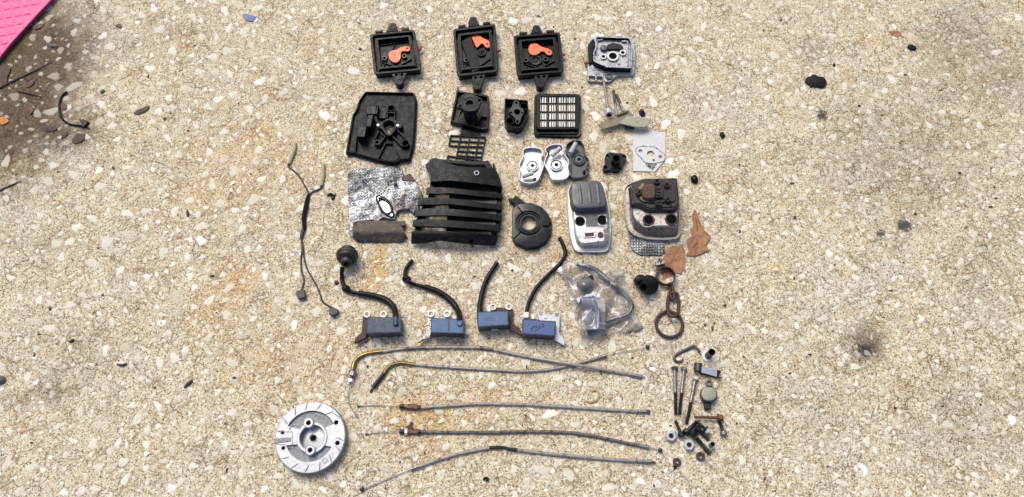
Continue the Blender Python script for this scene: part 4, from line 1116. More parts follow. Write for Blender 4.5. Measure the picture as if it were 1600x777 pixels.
# ------------------------------------------------------------------ row 4: round cover
def round_cover():
    t = thing('round_cover', 'round black plastic starter cover with a centre hole and a side arm', 'starter cover', *ZF(200, 580))
    cx, cy = ZF(190, 566)
    body = rnd(ZF([(82, 480), (100, 462), (130, 440), (205, 436), (258, 458), (300, 498), (322, 545), (336, 560), (318, 566), (318, 585), (330, 600), (322, 648), (292, 692), (240, 718), (170, 722), (100, 692), (82, 660)]), 3)
    hole = circ(cx, cy, 11.4, 10, 32)
    lip = rnd(ZF([(84, 490), (104, 470), (210, 440), (268, 462), (314, 508), (338, 560), (334, 640), (298, 702), (240, 732), (165, 732), (98, 702), (82, 670)]), 3)
    b = MB(); b.prism(lip, 5, 0, holes=[circ(cx, cy, 11.4, 4, 32)], bev=.6); b.build('rim', M['blackshiny'], t)
    u = MB(); u.prism(body, 11, 4.5, holes=[circ(cx, cy, 20.4, 11, 40)], bev=1.2, hbev=.5)
    u.prism(circ(cx, cy, 20.6, 9, 40), 8, 4.5, holes=[circ(cx, cy, 11.4, 8, 32)], bev=.3); u.build('face', M['blackshiny'], t)
    for r1, r0, h in ((18.4, 16.6, 11.3), (15.2, 11.8, 10.2)):
        r = MB(); ring(r, cx, cy, r1, r0, h, 7.5, 40, .5); r.build('hub_ring', M['blackshiny'], t)
    for p, q in (((118, 462), (152, 504)), ((92, 668), (150, 614))): g = MB(); bar(g, ZF(*p), ZF(*q), 2.2, 11.25, 10.0, bev=.2); g.build('seam', M['pit'], t)
    a = MB(); a.prism(rnd(ZF([(58, 410), (90, 408), (105, 388), (122, 402), (168, 436), (128, 445), (100, 470), (96, 440), (68, 430)]), 1), 10, 3, bev=.7); a.build('arm', M['black'], t)
    k = MB(); k.prism(rnd(ZF([(276, 552), (318, 548), (322, 582), (280, 588)]), 1.2), 14, 9, bev=.8); k.build('catch', M['black'], t)
    tx = MB(); text_mesh(tx, '\u00b7[U]', ZF(142, 671), (1, 0), 3.2, 11.15); text_mesh(tx, 'ary', ZF(178, 671), (1, 0), 3.0, 11.15); tx.build('moulded_mark', M['rubber'], t)
round_cover()

# ------------------------------------------------------------------ row 4: mufflers
ZY = Zm(880, 270, 5.977)
def bright_muffler():
    t = thing('muffler', 'clean silver muffler with a grey ribbed hood and two dark ports', 'muffler', *ZY(245, 420))
    out = rnd(ZY([(38, 170), (62, 118), (110, 95), (330, 95), (385, 120), (432, 330), (452, 520), (442, 660), (420, 725), (380, 742), (130, 742), (95, 705), (62, 590), (40, 350)]), 6)
    b = MB(); b.prism(out, 5, 2, bev=1.2, draft=.3); b.prism(out, 6.5, 4, holes=[offset(out, 2.0)], bev=.6, hbev=.4); b.build('flange', M['bright'], t)
    body = rnd(ZY([(72, 130), (95, 90), (330, 85), (372, 130), (418, 320), (432, 520), (424, 640), (400, 690), (370, 700), (165, 700), (122, 670), (98, 560), (76, 350)]), 5)
    ports = [circ(*ZY(157, 452), 7.2, 20, 24), circ(*ZY(367, 440), 7.6, 20, 24)]
    tops = rnd(ZY([(86, 140), (102, 98), (330, 92), (364, 130), (408, 320), (420, 520), (412, 615), (388, 650), (362, 658), (178, 662), (142, 640), (114, 560), (90, 350)]), 5)
    u = MB(); u.prism(tops, 20, 5, holes=ports, bev=2.4, hbev=.8, hhr=20, foot=body); u.build('shell', M['bright'], t)
    band = rnd(ZY([(100, 395), (300, 370), (418, 345), (424, 400), (400, 500), (225, 505), (200, 470), (170, 500), (210, 450), (190, 412), (120, 404)]), 1.5)
    band = rnd(ZY([(98, 372), (418, 330), (424, 392), (330, 396), (318, 440), (330, 486), (398, 496), (395, 504), (210, 508), (206, 480), (208, 430), (185, 408), (112, 402)]), 2)
    g = MB(); g.prism(offset(band, .8), 20.5, 20.02); g.build('paint_band', M['greypaint'], t)
    h = MB(); hood = rnd(ZY([(70, 150), (78, 100), (112, 74), (332, 70), (366, 105), (412, 265), (402, 308), (372, 322), (150, 335), (104, 322), (82, 280)]), 5)
    h.prism(hood, 34, 19.5, bev=2.6, draft=2.0); ho = h.build('hood', M['greypaint'], t)
    for (a, b2) in (((152, 112), (172, 288)), ((236, 108), (256, 284)), ((318, 108), (338, 284))):
        r = MB(); r.tube([(*ZY(*a), 34.0), (*ZY((a[0] + b2[0]) / 2, (a[1] + b2[1]) / 2), 34.1), (*ZY(*b2), 34.0)], [2.4, 2.6, 2.4], 12, 2, flat=.4); r.build('hood_rib', M['greypaint'], ho)
    for (x, y, r) in ((157, 452, 7.2), (367, 440, 7.6)):
        k = MB(); ring(k, *ZY(x, y), r + 1.0, r - .1, 21, 8, 26, .5); k.build('port', M['darkgrey'], t)
        k = MB(); k.lathe(*ZY(x, y), 21, [(r - .15, 19.5), (r - .2, 9), (.1, 8.5)], 22); k.build('port_bore', M['pit'], t)
    p = MB(); pl = rnd(ZY([(138, 540), (165, 515), (385, 512), (388, 640), (200, 662), (158, 652), (138, 610)]), 3)
    p.prism(pl, 21.4, 19.8, bev=.8); p.build('baffle_plate', M['bright'], t)
    p = MB(); fr = rnd(ZY([(182, 560), (305, 552), (308, 602), (190, 612)]), 2); win = ZY([(203, 567), (286, 560), (288, 592), (206, 600)])
    p.prism(fr, 22.8, 21.2, holes=[win], bev=.6, hbev=.3); p.build('window_frame', M['bright'], t)
    p = MB(); p.prism(win, 21.6, 21.3); p.build('rusty_window', M['rust'], t)
    s = MB(); s.lathe(*ZY(350, 576), 24, [(4.6, 21.4), (4.6, 23.0), (3.6, 24), (1.6, 24), (1.4, 23)], 18); s.build('screw', M['rust'], t)
    for x, y in ((155, 592), (322, 634)): s = MB(); s.lathe(*ZY(x, y), 22.2, [(1.9, 21.3), (1.9, 22), (1.2, 22.3)], 12); s.build('rivet', M['cast'], t)
    s = MB(); s.prism(rnd(ZY([(372, 532), (440, 510), (442, 622), (392, 626)]), 1), lambda x, y: 22.4 - max(0, x - 951) * 1.4, thick=.4); s.build('tape', M['bag'], t)
bright_muffler()

ZZ = Zm(970, 265, 5.55)
def rusty_muffler():
    t = thing('muffler', 'rusty muffler with a sooty bolted top plate and a stained silver lower half', 'muffler', *ZZ(270, 380))
    out = rnd(ZZ([(22, 190), (40, 140), (80, 112), (200, 72), (492, 70), (512, 240), (520, 560), (495, 600), (400, 610), (250, 606), (120, 575), (55, 510), (35, 380)]), 5)
    b = MB(); b.prism(out, 6, 2.5, bev=.8, draft=.2); b.prism(out, 9, 5, holes=[offset(out, 1.8)], bev=.6, hbev=.4); b.build('flange', M['silverrim'], t)
    body = rnd(ZZ([(70, 200), (95, 120), (210, 76), (485, 74), (505, 240), (500, 540), (480, 585), (330, 592), (200, 575), (110, 520), (78, 420)]), 5)
    ports = [circ(*ZZ(242, 436), 7.6, 27, 24), circ(*ZZ(440, 432), 8.2, 27, 24)]
    tops = rnd(ZZ([(98, 195), (106, 126), (214, 82), (485, 78), (500, 240), (497, 470), (474, 502), (330, 504), (205, 492), (128, 455), (100, 395)]), 5)
    u = MB(); u.prism(tops, 27, 6, holes=ports, bev=3.2, hbev=.5, foot=body); u.build('shell', M['silverbody'], t)
    c = MB(); pan = rnd(ZZ([(100, 300), (180, 330), (260, 360), (490, 350), (486, 484), (250, 486), (180, 470), (122, 420)]), 3)
    c.prism(pan, 27.4, 26.8, holes=[circ(*ZZ(242, 436), 8.0, 27.4, 24), circ(*ZZ(440, 432), 8.6, 27.4, 24)], bev=.2); c.build('port_panel', M['cream'], t)
    for (x, y, r) in ((242, 436, 7.6), (440, 432, 8.2)):
        k = MB(); ring(k, *ZZ(x, y), r + 2.0, r - .6, 29, 12, 26, .7); k.build('port', M['rustdark'], t)
        k = MB(); k.lathe(*ZZ(x, y), 27, [(r - .65, 27.5), (r - .7, 13), (.1, 12.4)], 22); k.build('port_bore', M['pit'], t)
    e = MB(); ring(e, *ZZ(228, 437), 12.4, 11.2, 28, 26.8, 28, .3); e.build('port_bead', M['cream'], t)
    h = MB(); hood = rnd(ZZ([(78, 150), (100, 118), (205, 78), (488, 72), (508, 245), (500, 335), (460, 355), (235, 355), (175, 318), (95, 308)]), 3)
    h.prism(hood, 36, 26, bev=2.2, draft=1.0); h.build('hood', M['soot'], t)
    p = MB(); pl = rnd(ZZ([(105, 190), (112, 132), (215, 92), (300, 82), (480, 100), (494, 255), (482, 320), (250, 335), (180, 298), (108, 288)]), 2)
    p.prism(pl, 38, 35.5, bev=.6); p.build('top_plate', M['sootgrey'], t)
    p = MB(); pl = rnd(ZZ([(140, 175), (175, 122), (230, 105), (290, 98), (350, 105), (455, 105), (475, 130), (478, 265), (450, 282), (360, 285), (330, 312), (300, 290), (190, 282), (165, 258), (145, 215)]), 2)
    p.prism(pl, 40.5, 37.5, bev=.7); p.build('spark_arrestor_plate', M['soot'], t)
    q = MB(); q.prism(rnd(ZZ([(150, 160), (180, 122), (205, 118), (195, 165), (160, 172)]), 1), 41.2, 40.3, bev=.2); q.prism(rnd(ZZ([(165, 225), (195, 245), (245, 262), (240, 280), (195, 276), (172, 255)]), 1), 41.2, 40.3, bev=.2); q.build('bare_patch', M['khaki'], t)
    d = MB(); dm = rnd(ZZ([(186, 160), (205, 124), (290, 122), (302, 150), (302, 235), (290, 250), (215, 252), (188, 230)]), 4); d.prism(dm, 48, 40, bev=3.0, draft=1.0); d.build('outlet_box', M['rust'], t)
    d = MB()
    d.prism(rnd(ZZ([(300, 145), (362, 142), (368, 240), (304, 246)]), 1), 45.5, 40, bev=.7)
    for y in (160, 188, 214): bar(d, ZZ(312, y), ZZ(345, y), 3.4, 47.4, 45, bev=.5)
    d.build('outlet_clip', M['soot'], t)
    for x, y, r in ((314, 100, 4.6), (402, 130, 4.8), (160, 196, 4.8), (410, 256, 4.4), (330, 288, 4.8)):
        s = MB(); s.lathe(*ZZ(x, y), 45, [(r + .6, 40), (r + .6, 42), (r, 42.4), (r, 44.4), (r * .8, 45.2), (r * .48, 45.2), (r * .42, 43.6)], 14); s.build('bolt_head', M['soot'], t)
        s2 = MB(); s2.lathe(*ZZ(x, y), 44, [(r * .43, 43), (r * .43, 44.0)], 8); s2.build('bolt_socket', M['pit'], t)
rusty_muffler()

def dimpled_tab():
    out = ZZ([(62, 520), (75, 640), (95, 690), (160, 738), (345, 745), (380, 725), (384, 690), (375, 600), (250, 590), (130, 560)])
    def hf(x, y):
        u, v = (x + y) * .75, (x - y) * .75
        return 2.2 + 1.0 * math.cos(u) * math.cos(v) + max(0, 1000 - x) * .10
    b = MB().sheet(rnd(out, 2, 3), hf, .6, 1.25)
    tag(b.build('dimpled_shield', M['foil'], angle=180), 'small dimpled foil heat shield sticking out under the rusty muffler', 'foil shield')
dimpled_tab()
# ------------------------------------------------------------------ row 5: ignition coils
def coil_body(t, quad, h, h0, top_m, case_m, groove=None):
    q = quad
    b = MB(); b.prism(rnd(offset(q, -1.2), 1.6), h - .6, h0, bev=.7); b.build('case', M[case_m], t)
    p = MB()
    if groove is None: p.prism(rnd(offset(q, .4), 1), h, h - 1.2, bev=.35)
    else:
        f = quadmap(q); g0, g1 = groove
        p.prism(rnd(offset([f(0, 0), f(g0, 0), f(g0, 1), f(0, 1)], .4), .8), h, h - 1.2, bev=.35)
        p.prism(rnd(offset([f(g1, 0), f(1, 0), f(1, 1), f(g1, 1)], .4), .8), h, h - 1.2, bev=.35)
    p.build('epoxy_face', M[top_m], t)

def washer_lug(t, x, y, r, r0, h, mt='whiteplastic'):
    b = MB(); ring(b, x, y, r, r0, h, h - 5, 20, .5); b.build('mounting_eye', M[mt], t)

def lead(t, pts, r, mt='rubber', name='ignition_lead'):
    b = MB(); b.tube(pts, r, 12, 5); return b.build(name, M[mt], t)

def knot(t, x, y, h, r, ang):
    b = MB(); n = 22; C = []
    c = W(x, y, h); k = scl(x, y, h)
    for i in range(n):
        a = 2 * math.pi * i / n
        u, v = math.cos(a) * 4.6, math.sin(a) * 3.2
        z = 1.8 * math.sin(2 * a)
        X = u * math.cos(ang) - v * math.sin(ang); Y = u * math.sin(ang) + v * math.cos(ang)
        C.append(c + Vector((X * k, -Y * k, z * k)))
    b.wloop(C, [r * k] * n, 10)
    C2 = [c + Vector(((math.cos(2 * math.pi * i / n) * 2.6 * math.cos(ang + 1.2)) * k, -(math.cos(2 * math.pi * i / n) * 2.6 * math.sin(ang + 1.2)) * k, (math.sin(2 * math.pi * i / n) * 3.0 + 1.5) * k)) for i in range(n)]
    b.wloop(C2, [r * .95 * k] * n, 10)
    b.build('lead_knot', M['rubber'], t)

G_COIL = 'ignition coils in the lower middle row'
def coil_one():
    t = thing('ignition_coil', 'scuffed dark blue ignition coil with a knotted lead and a round spark plug boot', 'ignition coil', *ZH(430, 600), group=G_COIL)
    l = MB()
    l.prism(rnd(ZH([(290, 530), (330, 545), (420, 540), (450, 550), (450, 580), (325, 570), (318, 650), (308, 682), (230, 720), (236, 684), (280, 645)]), 1), 10, 5, bev=.5); l.build('lamination', M['rustplum'], t)
    coil_body(t, ZH([(322, 550), (541, 546), (541, 642), (322, 650)]), 24, 2, 'bluedirty', 'bluecase', (.535, .565))
    for x in (316, 428): washer_lug(t, *ZH(x, 522), 5.8, 3.0, 13)
    c = MB(); c.tube([(*ZH(512, 600), 25), (*ZH(513, 545), 22)], 4.0, 14, 1); c.build('lead_socket', M['bluedirty'], t)
    f = MB(); f.prism(rnd(ZH([(385, 655), (430, 655), (430, 668), (385, 668)]), .5), 8, 4, bev=.3); f.build('core_end', M['rustplum'], t)
    lead(t, [(*ZH(513, 560), 22), (*ZH(510, 520), 16), (*ZH(492, 470), 8), (*ZH(440, 425), 5), (*ZH(350, 396), 5), (*ZH(260, 382), 5)], [4.6, 4.6, 5.0, 5.0, 4.6, 4.4])
    lead(t, [(*ZH(265, 383), 5), (*ZH(205, 370), 5), (*ZH(172, 348), 8), (*ZH(150, 300), 4.5), (*ZH(147, 250), 7), (*ZH(150, 205), 12)], 3.2)
    knot(t, *ZH(176, 352), 5, 2.6, .4)
    b = MB(); ax = Vector((.03, -.93, .37)).normalized(); cx, cy = ZH(184, 128)
    b.lathe(cx, cy, 16, [(8.5, 3), (11.6, 4), (12.2, 6), (11.4, 8), (11.2, 9.5), (13.5, 10.5), (16.8, 12.5), (17.4, 15), (16.8, 17.5), (15.8, 18.5), (16.2, 20), (15.4, 23), (12.5, 25), (8.8, 26), (8.6, 31), (7.6, 33), (4.0, 33.2), (3.6, 28)], 28, axis=ax)
    b.build('spark_plug_boot', M['rubberbrown'], t)
    g = MB(); g.lathe(cx, cy, 16, [(3.7, 29), (3.7, 31)], 14, axis=ax); g.build('boot_bore', M['pit'], t)
    g = MB(); ub = ax.orthogonal().normalized(); wb = ax.cross(ub); cc = W(cx, cy, 16) + ax * (-3 * S) ; k = scl(cx, cy, 16)
    for off in (0, ): g.wloop([W(cx, cy, 16) + ax * (2.5 * S) + (ub * math.cos(i * .2618) + wb * math.sin(i * .2618)) * 16.0 * k for i in range(24)], [.7 * k] * 24, 6)
    g.build('boot_groove', M['rubberbrown'], t)
def coil_two():
    t = thing('ignition_coil', 'clean pale blue ignition coil with a bare ended lead tied in one knot', 'ignition coil', *ZH(860, 600), group=G_COIL)
    l = MB(); l.prism(rnd(ZH([(722, 530), (770, 545), (800, 524), (850, 545), (880, 552), (880, 580), (750, 575), (748, 650), (742, 682), (700, 692), (660, 714), (672, 690), (712, 655)]), 1), 10, 5, bev=.5); l.build('lamination', M['steel'], t)
    coil_body(t, ZH([(752, 553), (968, 558), (966, 650), (752, 646)]), 24, 2, 'bluepale', 'bluecase', (.535, .565))
    for x in (748, 857): washer_lug(t, *ZH(x, 519), 6.0, 3.0, 13)
    c = MB(); c.prism(rnd(ZH([(922, 562), (962, 562), (962, 590), (952, 602), (930, 602), (922, 590)]), 1.5), 26.5, 22, bev=1); c.build('lead_socket', M['blue'], t)
    f = MB(); f.prism(rnd(ZH([(895, 537), (918, 537), (918, 556), (895, 556)]), .6), 16, 8, bev=.4); f.build('terminal', M['whiteplastic'], t)
    f = MB(); f.prism(rnd(ZH([(810, 656), (860, 658), (858, 672), (812, 670)]), .5), 8, 4, bev=.3); f.build('core_end', M['steel'], t)
    lead(t, [(*ZH(942, 575), 24), (*ZH(941, 535), 18), (*ZH(924, 488), 8), (*ZH(880, 430), 5), (*ZH(800, 372), 5), (*ZH(705, 337), 5)], [4.6, 4.6, 4.8, 4.8, 4.6, 4.4])
    lead(t, [(*ZH(712, 339), 5), (*ZH(640, 322), 5), (*ZH(592, 300), 8), (*ZH(574, 262), 4.5), (*ZH(582, 212), 4.5), (*ZH(624, 158), 4.5)], 3.0)
    knot(t, *ZH(583, 286), 5, 2.5, .2)
def coil_three():
    t = thing('ignition_coil', 'pale blue ignition coil with printed code and a rust red side plate', 'ignition coil', *ZI(205, 570), group=G_COIL)
    l = MB(); l.prism(rnd(ZI([(190, 500), (240, 492), (300, 500), (335, 505), (332, 590), (390, 642), (390, 672), (318, 640), (306, 615), (305, 540), (200, 530)]), 1), 9, 4, bev=.5); l.build('lamination', M['rustplum'], t)
    q = ZI([(110, 526), (298, 518), (303, 603), (112, 616)])
    coil_body(t, q, 24, 2, 'bluepale', 'bluecase')
    for x in (205, 307): washer_lug(t, *ZI(x, 489 - (x - 205) * .02), 5.7, 2.9, 12)
    f = MB(); f.prism(rnd(ZI([(168, 480), (188, 478), (190, 520), (170, 520)]), .8), 13, 8, bev=.4); f.prism(rnd(ZI([(192, 628), (240, 622), (238, 636), (196, 640)]), .5), 8, 4, bev=.3); f.build('terminal', M['whiteplastic'], t)
    tx = MB(); ZP = Zm(745, 485, 25.9)
    text_mesh(tx, 'A1843C', ZP(375, 345), (1, -.04), 3.2, 24.12); text_mesh(tx, '2C11 9', ZP(375, 445), (1, -.04), 3.4, 24.12); text_mesh(tx, '11', ZP(870, 450), (1, -.04), 3.4, 24.12); text_mesh(tx, 'Sai', ZP(560, 590), (1, -.04), 4.0, 24.12)
    tx.build('printed_code', M['print'], t)
    lead(t, [(*ZI(125, 600), 8), (*ZI(121, 540), 12), (*ZI(126, 450), 7), (*ZI(158, 330), 4.6), (*ZI(232, 206), 4.6)], [4.6, 4.6, 4.2, 3.7, 3.6])
def coil_four():
    t = thing('ignition_coil', 'deep blue ignition coil with T262 handwritten on it and a clean grey plate', 'ignition coil', *ZI(500, 620), group=G_COIL)
    hs = [circ(*ZI(511, 532), 3.0, 9, 14), circ(*ZI(614, 540), 3.0, 9, 14)]
    l = MB(); l.prism(rnd(ZI([(486, 530), (500, 512), (520, 512), (535, 535), (590, 538), (602, 518), (622, 516), (634, 535), (630, 655), (664, 702), (664, 738), (592, 698), (598, 590), (500, 575)]), 1.4), 9, 5, holes=hs, bev=.5, hbev=.3); l.build('lamination', M['zincblue'], t)
    r = MB(); r.lathe(*ZI(541, 556), 10, [(2.4, 8), (2.4, 9.6), (1.4, 10.4)], 12); r.build('rivet', M['zinc'], t)
    coil_body(t, ZI([(399, 571), (604, 585), (597, 674), (398, 660)]), 24, 2, 'blue', 'bluecase')
    c = MB(); c.prism(rnd(ZI([(402, 522), (436, 522), (436, 560), (402, 560)]), 1.4), 15, 4, bev=1.0); c.prism(rnd(ZI([(450, 532), (474, 534), (472, 568), (450, 566)]), .8), 13, 5, bev=.5); c.build('terminal', M['whiteplastic'], t)
    f = MB(); f.prism(rnd(ZI([(488, 674), (525, 676), (524, 686), (490, 684)]), .5), 8, 4, bev=.3); f.build('core_end', M['zinc'], t)
    ZP = Zm(815, 495, 25.9); w = MB()
    ST = [[(365, 490), (440, 440), (520, 380)], [(438, 445), (420, 520), (405, 610)],
          [(525, 450), (560, 395), (610, 375), (612, 430), (575, 520), (560, 570)], [(560, 570), (620, 540), (690, 510)],
          [(715, 345), (695, 410), (700, 470), (735, 480), (760, 440), (725, 440)],
          [(770, 345), (820, 290), (870, 285), (880, 330), (850, 390), (820, 425)], [(820, 425), (880, 400), (950, 375)]]
    for s in ST: w.tube([(*ZP(*p), 24.05) for p in s], .8, 6, 3, flat=.2)
    w.build('handwriting', M['ink'], t)
    lead(t, [(*ZI(422, 535), 10), (*ZI(424, 505), 9), (*ZI(440, 450), 6), (*ZI(480, 372), 4.4), (*ZI(555, 288), 4.4), (*ZI(635, 212), 4.4), (*ZI(668, 150), 4.4), (*ZI(655, 95), 4.4), (*ZI(630, 48), 4.4)], 3.1)
def coil_bagged():
    t = thing('ignition_coil', 'blue ignition coil sealed inside the clear plastic bag', 'ignition coil', *ZI(850, 540), group=G_COIL)
    q = ZI([(768, 438), (850, 424), (924, 612), (818, 642)])
    coil_body(t, q, 18, 2, 'blue', 'blue', (.62, .64))
    b = MB(); b.prism(rnd(ZI([(845, 568), (905, 562), (924, 612), (860, 632)]), 1), 19.5, 17, bev=.5); b.build('lead_socket', M['blue'], t)
    l = MB(); l.prism(rnd(ZI([(735, 440), (760, 415), (850, 400), (875, 392), (895, 412), (930, 490), (925, 515), (880, 500), (850, 420), (770, 432), (755, 470)]), 1.4), 11, 6, holes=[circ(*ZI(872, 414), 2.8, 11, 14)], bev=.5); l.build('lamination', M['zincblue'], t)
    washer_lug(t, *ZI(872, 414), 5.0, 2.9, 14); washer_lug(t, *ZI(912, 505), 4.4, 2.4, 13)
    lead(t, [(*ZI(740, 215), 8), (*ZI(850, 245), 6), (*ZI(950, 325), 7), (*ZI(1050, 415), 9), (*ZI(1092, 480), 10), (*ZI(1065, 535), 10), (*ZI(985, 562), 10), (*ZI(900, 590), 10)], 3.6)
    k = MB(); k.lathe(*ZI(795, 345), 8, [(7, 1), (12, 3), (14, 8), (11, 13), (7, 17)], 18, axis=Vector((.2, .3, .9))); k.lathe(*ZI(830, 310), 8, [(4, 2), (6, 6), (4, 14)], 12); k.build('spark_plug_boot', M['rubber'], t)
for f_ in (coil_one, coil_two, coil_three, coil_four, coil_bagged): f_()

def bag():
    from mathutils import noise as mn
    out = ZI([(655, 196), (700, 200), (760, 203), (840, 214), (870, 222), (930, 214), (968, 226), (1040, 258), (1058, 300), (1070, 350), (1092, 400), (1104, 450), (1098, 500), (1112, 545), (1168, 600), (1140, 632), (1060, 645), (985, 650), (900, 670), (850, 705), (828, 735), (796, 752), (775, 715), (765, 660), (745, 600), (718, 520), (678, 400), (682, 370), (660, 310), (640, 280), (610, 262), (625, 240), (650, 225)])
    out = rnd(out, 1.0, 2)
    blobs = [(848, 533, 40, 62, 13), (795, 345, 60, 55, 14), (1060, 470, 60, 70, 8), (900, 260, 90, 40, 7), (890, 420, 70, 60, 9), (720, 250, 60, 50, 6)]
    cc = [(*ZI(x, y), a / 4.09, b / 4.09, h) for x, y, a, b, h in blobs]
    leadp = smooth(ZI([(740, 215), (850, 245), (950, 325), (1050, 415), (1092, 480), (1065, 535), (985, 562), (900, 590)]), 8, False)
    def hf(x, y):
        z = 4.0
        for (bx, by, a, b, h) in cc: z = max(z, 4 + (h + 2.5) * math.exp(-(((x - bx) / a) ** 2 + ((y - by) / b) ** 2) * .7))
        if 768 < (x - 720) * 4.09 < 930 and 430 < (y - 360) * 4.09 < 640: z = max(z, 19.5)
        for (lx, ly) in leadp:
            dd = math.hypot(x - lx, y - ly)
            if dd < 9: z = max(z, 5 + 11.5 * math.exp(-(dd / 5.5) ** 2))
        p = Vector((x * .024, y * .024, 1.3))
        r1 = 1 - abs(mn.noise(p * 1.1)) * 3.2; r2 = 1 - abs(mn.noise(p * 2.3 + Vector((5, 2, 0)))) * 3.0
        z += 5.0 * max(0, r1) + .5 * max(0, r2) + .2 * mn.noise(p * 5)
        return max(1.4, z)
    b = MB().sheet(out, hf, .3, 2.0)
    # one skin is enough for film: keep the upper face only
    n = len(b.v) // 2
    keep = [f for f in b.f if all(i < n for i in f)]
    b.f = keep; b.m = [0] * len(keep); b.v = b.v[:n]
    o = tag(b.build('plastic_bag', M['bag'], angle=180), 'clear crumpled plastic bag lying over a blue ignition coil', 'plastic bag')
bag()

# ------------------------------------------------------------------ grommet, clamp, chain
def grommet():
    t = thing('rubber_boot', 'black rubber spark plug boot lying on its side next to the plastic bag', 'rubber boot', *ZJ(125, 250))
    ax = Vector((-.55, -.42, .72)).normalized()
    cx, cy = ZJ(142, 240)
    b = MB(); b.lathe(cx, cy, 10, [(8, 0), (12.5, 2), (15.2, 5), (15.6, 8), (14.8, 10), (13.6, 10.6), (13.2, 11.6), (14.0, 12.6), (13.4, 15), (11.0, 16.5)], 28, axis=ax)
    b.build('skirt', M['rubber'], t)
    k = MB(); k.lathe(cx, cy, 10, [(11.2, 15), (10.8, 19), (9.4, 21), (8.8, 26), (7.6, 27.5), (4.8, 27.5), (4.4, 20)], 22, axis=ax); k.build('neck', M['rubber'], t)
    q = MB(); q.lathe(cx, cy, 10, [(4.5, 20), (4.5, 22)], 14, axis=ax); q.build('bore', M['pit'], t)
    f = MB(); f.prism(rnd(ZJ([(50, 192), (66, 170), (102, 163), (150, 188), (192, 228), (196, 262), (168, 250), (140, 222), (104, 212), (66, 226)]), 3), 20, 8, bev=3.0, draft=1.0); f.build('lip', M['rubber'], t)
grommet()

def wring(mb, cx, cy, r, tr, h, tilt=(0, 0, 1), n=36, sq=1.0, rot=0.0, flat=1.0):
    c = W(cx, cy, h); k = scl(cx, cy, h); ax = Vector(tilt).normalized()
    u = Vector((1, 0, 0)); u = (u - ax * u.dot(ax)).normalized(); w = ax.cross(u)
    C = []
    for i in range(n):
        a = 2 * math.pi * i / n
        X, Y = math.cos(a) * r, math.sin(a) * r * sq
        X, Y = X * math.cos(rot) - Y * math.sin(rot), X * math.sin(rot) + Y * math.cos(rot)
        C.append(c + (u * X + w * Y) * k)
    mb.wloop(C, [tr * k] * n, 10, 0, flat)

def clamp_chain():
    t = thing('pipe_clamp', 'rusty round pipe clamp with a bolt, topmost link above the chain', 'pipe clamp', *ZJ(260, 180))
    b = MB(); x, y = ZJ(260, 178)
    b.lathe(x, y, 9, [(13.6, 2), (15.0, 2), (15.2, 6), (15.0, 12), (13.6, 12), (13.4, 6)], 36, closed=True); b.build('band', M['rustdark'], t)
    e = MB(); e.tube([(*ZJ(228, 118), 8), (*ZJ(212, 88), 9)], 2.0, 8, 1); e.tube([(*ZJ(246, 112), 8), (*ZJ(234, 75), 9)], 2.0, 8, 1); e.build('clamp_ear', M['steeldark'], t)
    s = MB(); A = W(*ZJ(178, 108), 9); B = W(*ZJ(262, 84), 10); k = scl(*ZJ(220, 95), 8); s.rod([A, B], [1.6 * k] * 2, 10)
    d = (B - A).normalized()
    s.rod([A + d * .003, A + d * .0085], [5.0 * k] * 2, 6); s.rod([B - d * .0075, B - d * .003], [5.0 * k] * 2, 6); s.build('clamp_bolt', M['steel'], t)
    s = MB(); s.tube([(*ZJ(216, 60), 12), (*ZJ(222, 110), 9)], 1.5, 8, 1); s.build('cotter', M['steeldark'], t)
    l = MB(); l.loop([(*ZJ(282, 235), 6), (*ZJ(292, 285), 5), (*ZJ(296, 320), 6), (*ZJ(308, 334), 8), (*ZJ(320, 322), 9), (*ZJ(310, 280), 8), (*ZJ(300, 235), 7)], 2.3, 8, 4); l.build('twisted_eye', M['rustdark'], t)
    b = MB(); P = [(*ZJ(x, y), h) for x, y, h in ((278, 320, 5), (290, 298, 6), (312, 292, 8), (334, 300, 6), (344, 325, 5), (345, 380, 5), (342, 425, 6), (325, 448, 10), (305, 452, 11), (284, 440, 9), (274, 415, 6), (273, 370, 5))]
    b.loop(P, 2.6, 10, 4); tag(b.build('chain_link', M['rustdark']), 'rusty oval chain link joining the pipe clamp to the big ring', 'chain link')
    b = MB(); wring(b, *ZJ(284, 505), 20.6, 2.6, 3.4, n=48); tag(b.build('iron_ring', M['rustdark']), 'large rusty round iron ring at the bottom of the chain', 'ring')
clamp_chain()

# ------------------------------------------------------------------ throttle cables
G_CAB = 'throttle cables laid out in rows'
def cable(label, parts, grp=G_CAB, at=None):
    t = thing('throttle_cable', label, 'throttle cable', *at, group=grp)
    for p in parts:
        b = MB()
        kind, name, mt = p[0], p[1], p[2]
        if kind == 'tube': b.tube(p[3], p[4], 10, 5)
        elif kind == 'bar': b.tube(p[3], p[4], p[5] if len(p) > 5 else 12, 1)
        elif kind == 'ball':
            (x, y, h), r = p[3], p[4]
            b.lathe(x, y, h, [(r * math.sin(math.pi * i / 8) + .01, h - r * math.cos(math.pi * i / 8)) for i in range(9)], 14)
        elif kind == 'nut':
            (P0, P1), r = p[3], p[4]; b.tube([P0, P1], r, 6, 1)
        b.build(name, M[mt], t)
    return t
def zo(*pts, h=2.6): return [(*ZO(p[0], p[1]), p[2] if len(p) > 2 else h) for p in pts]
def zq(*pts, h=2.6): return [(*ZQ(p[0], p[1]), p[2] if len(p) > 2 else h) for p in pts]
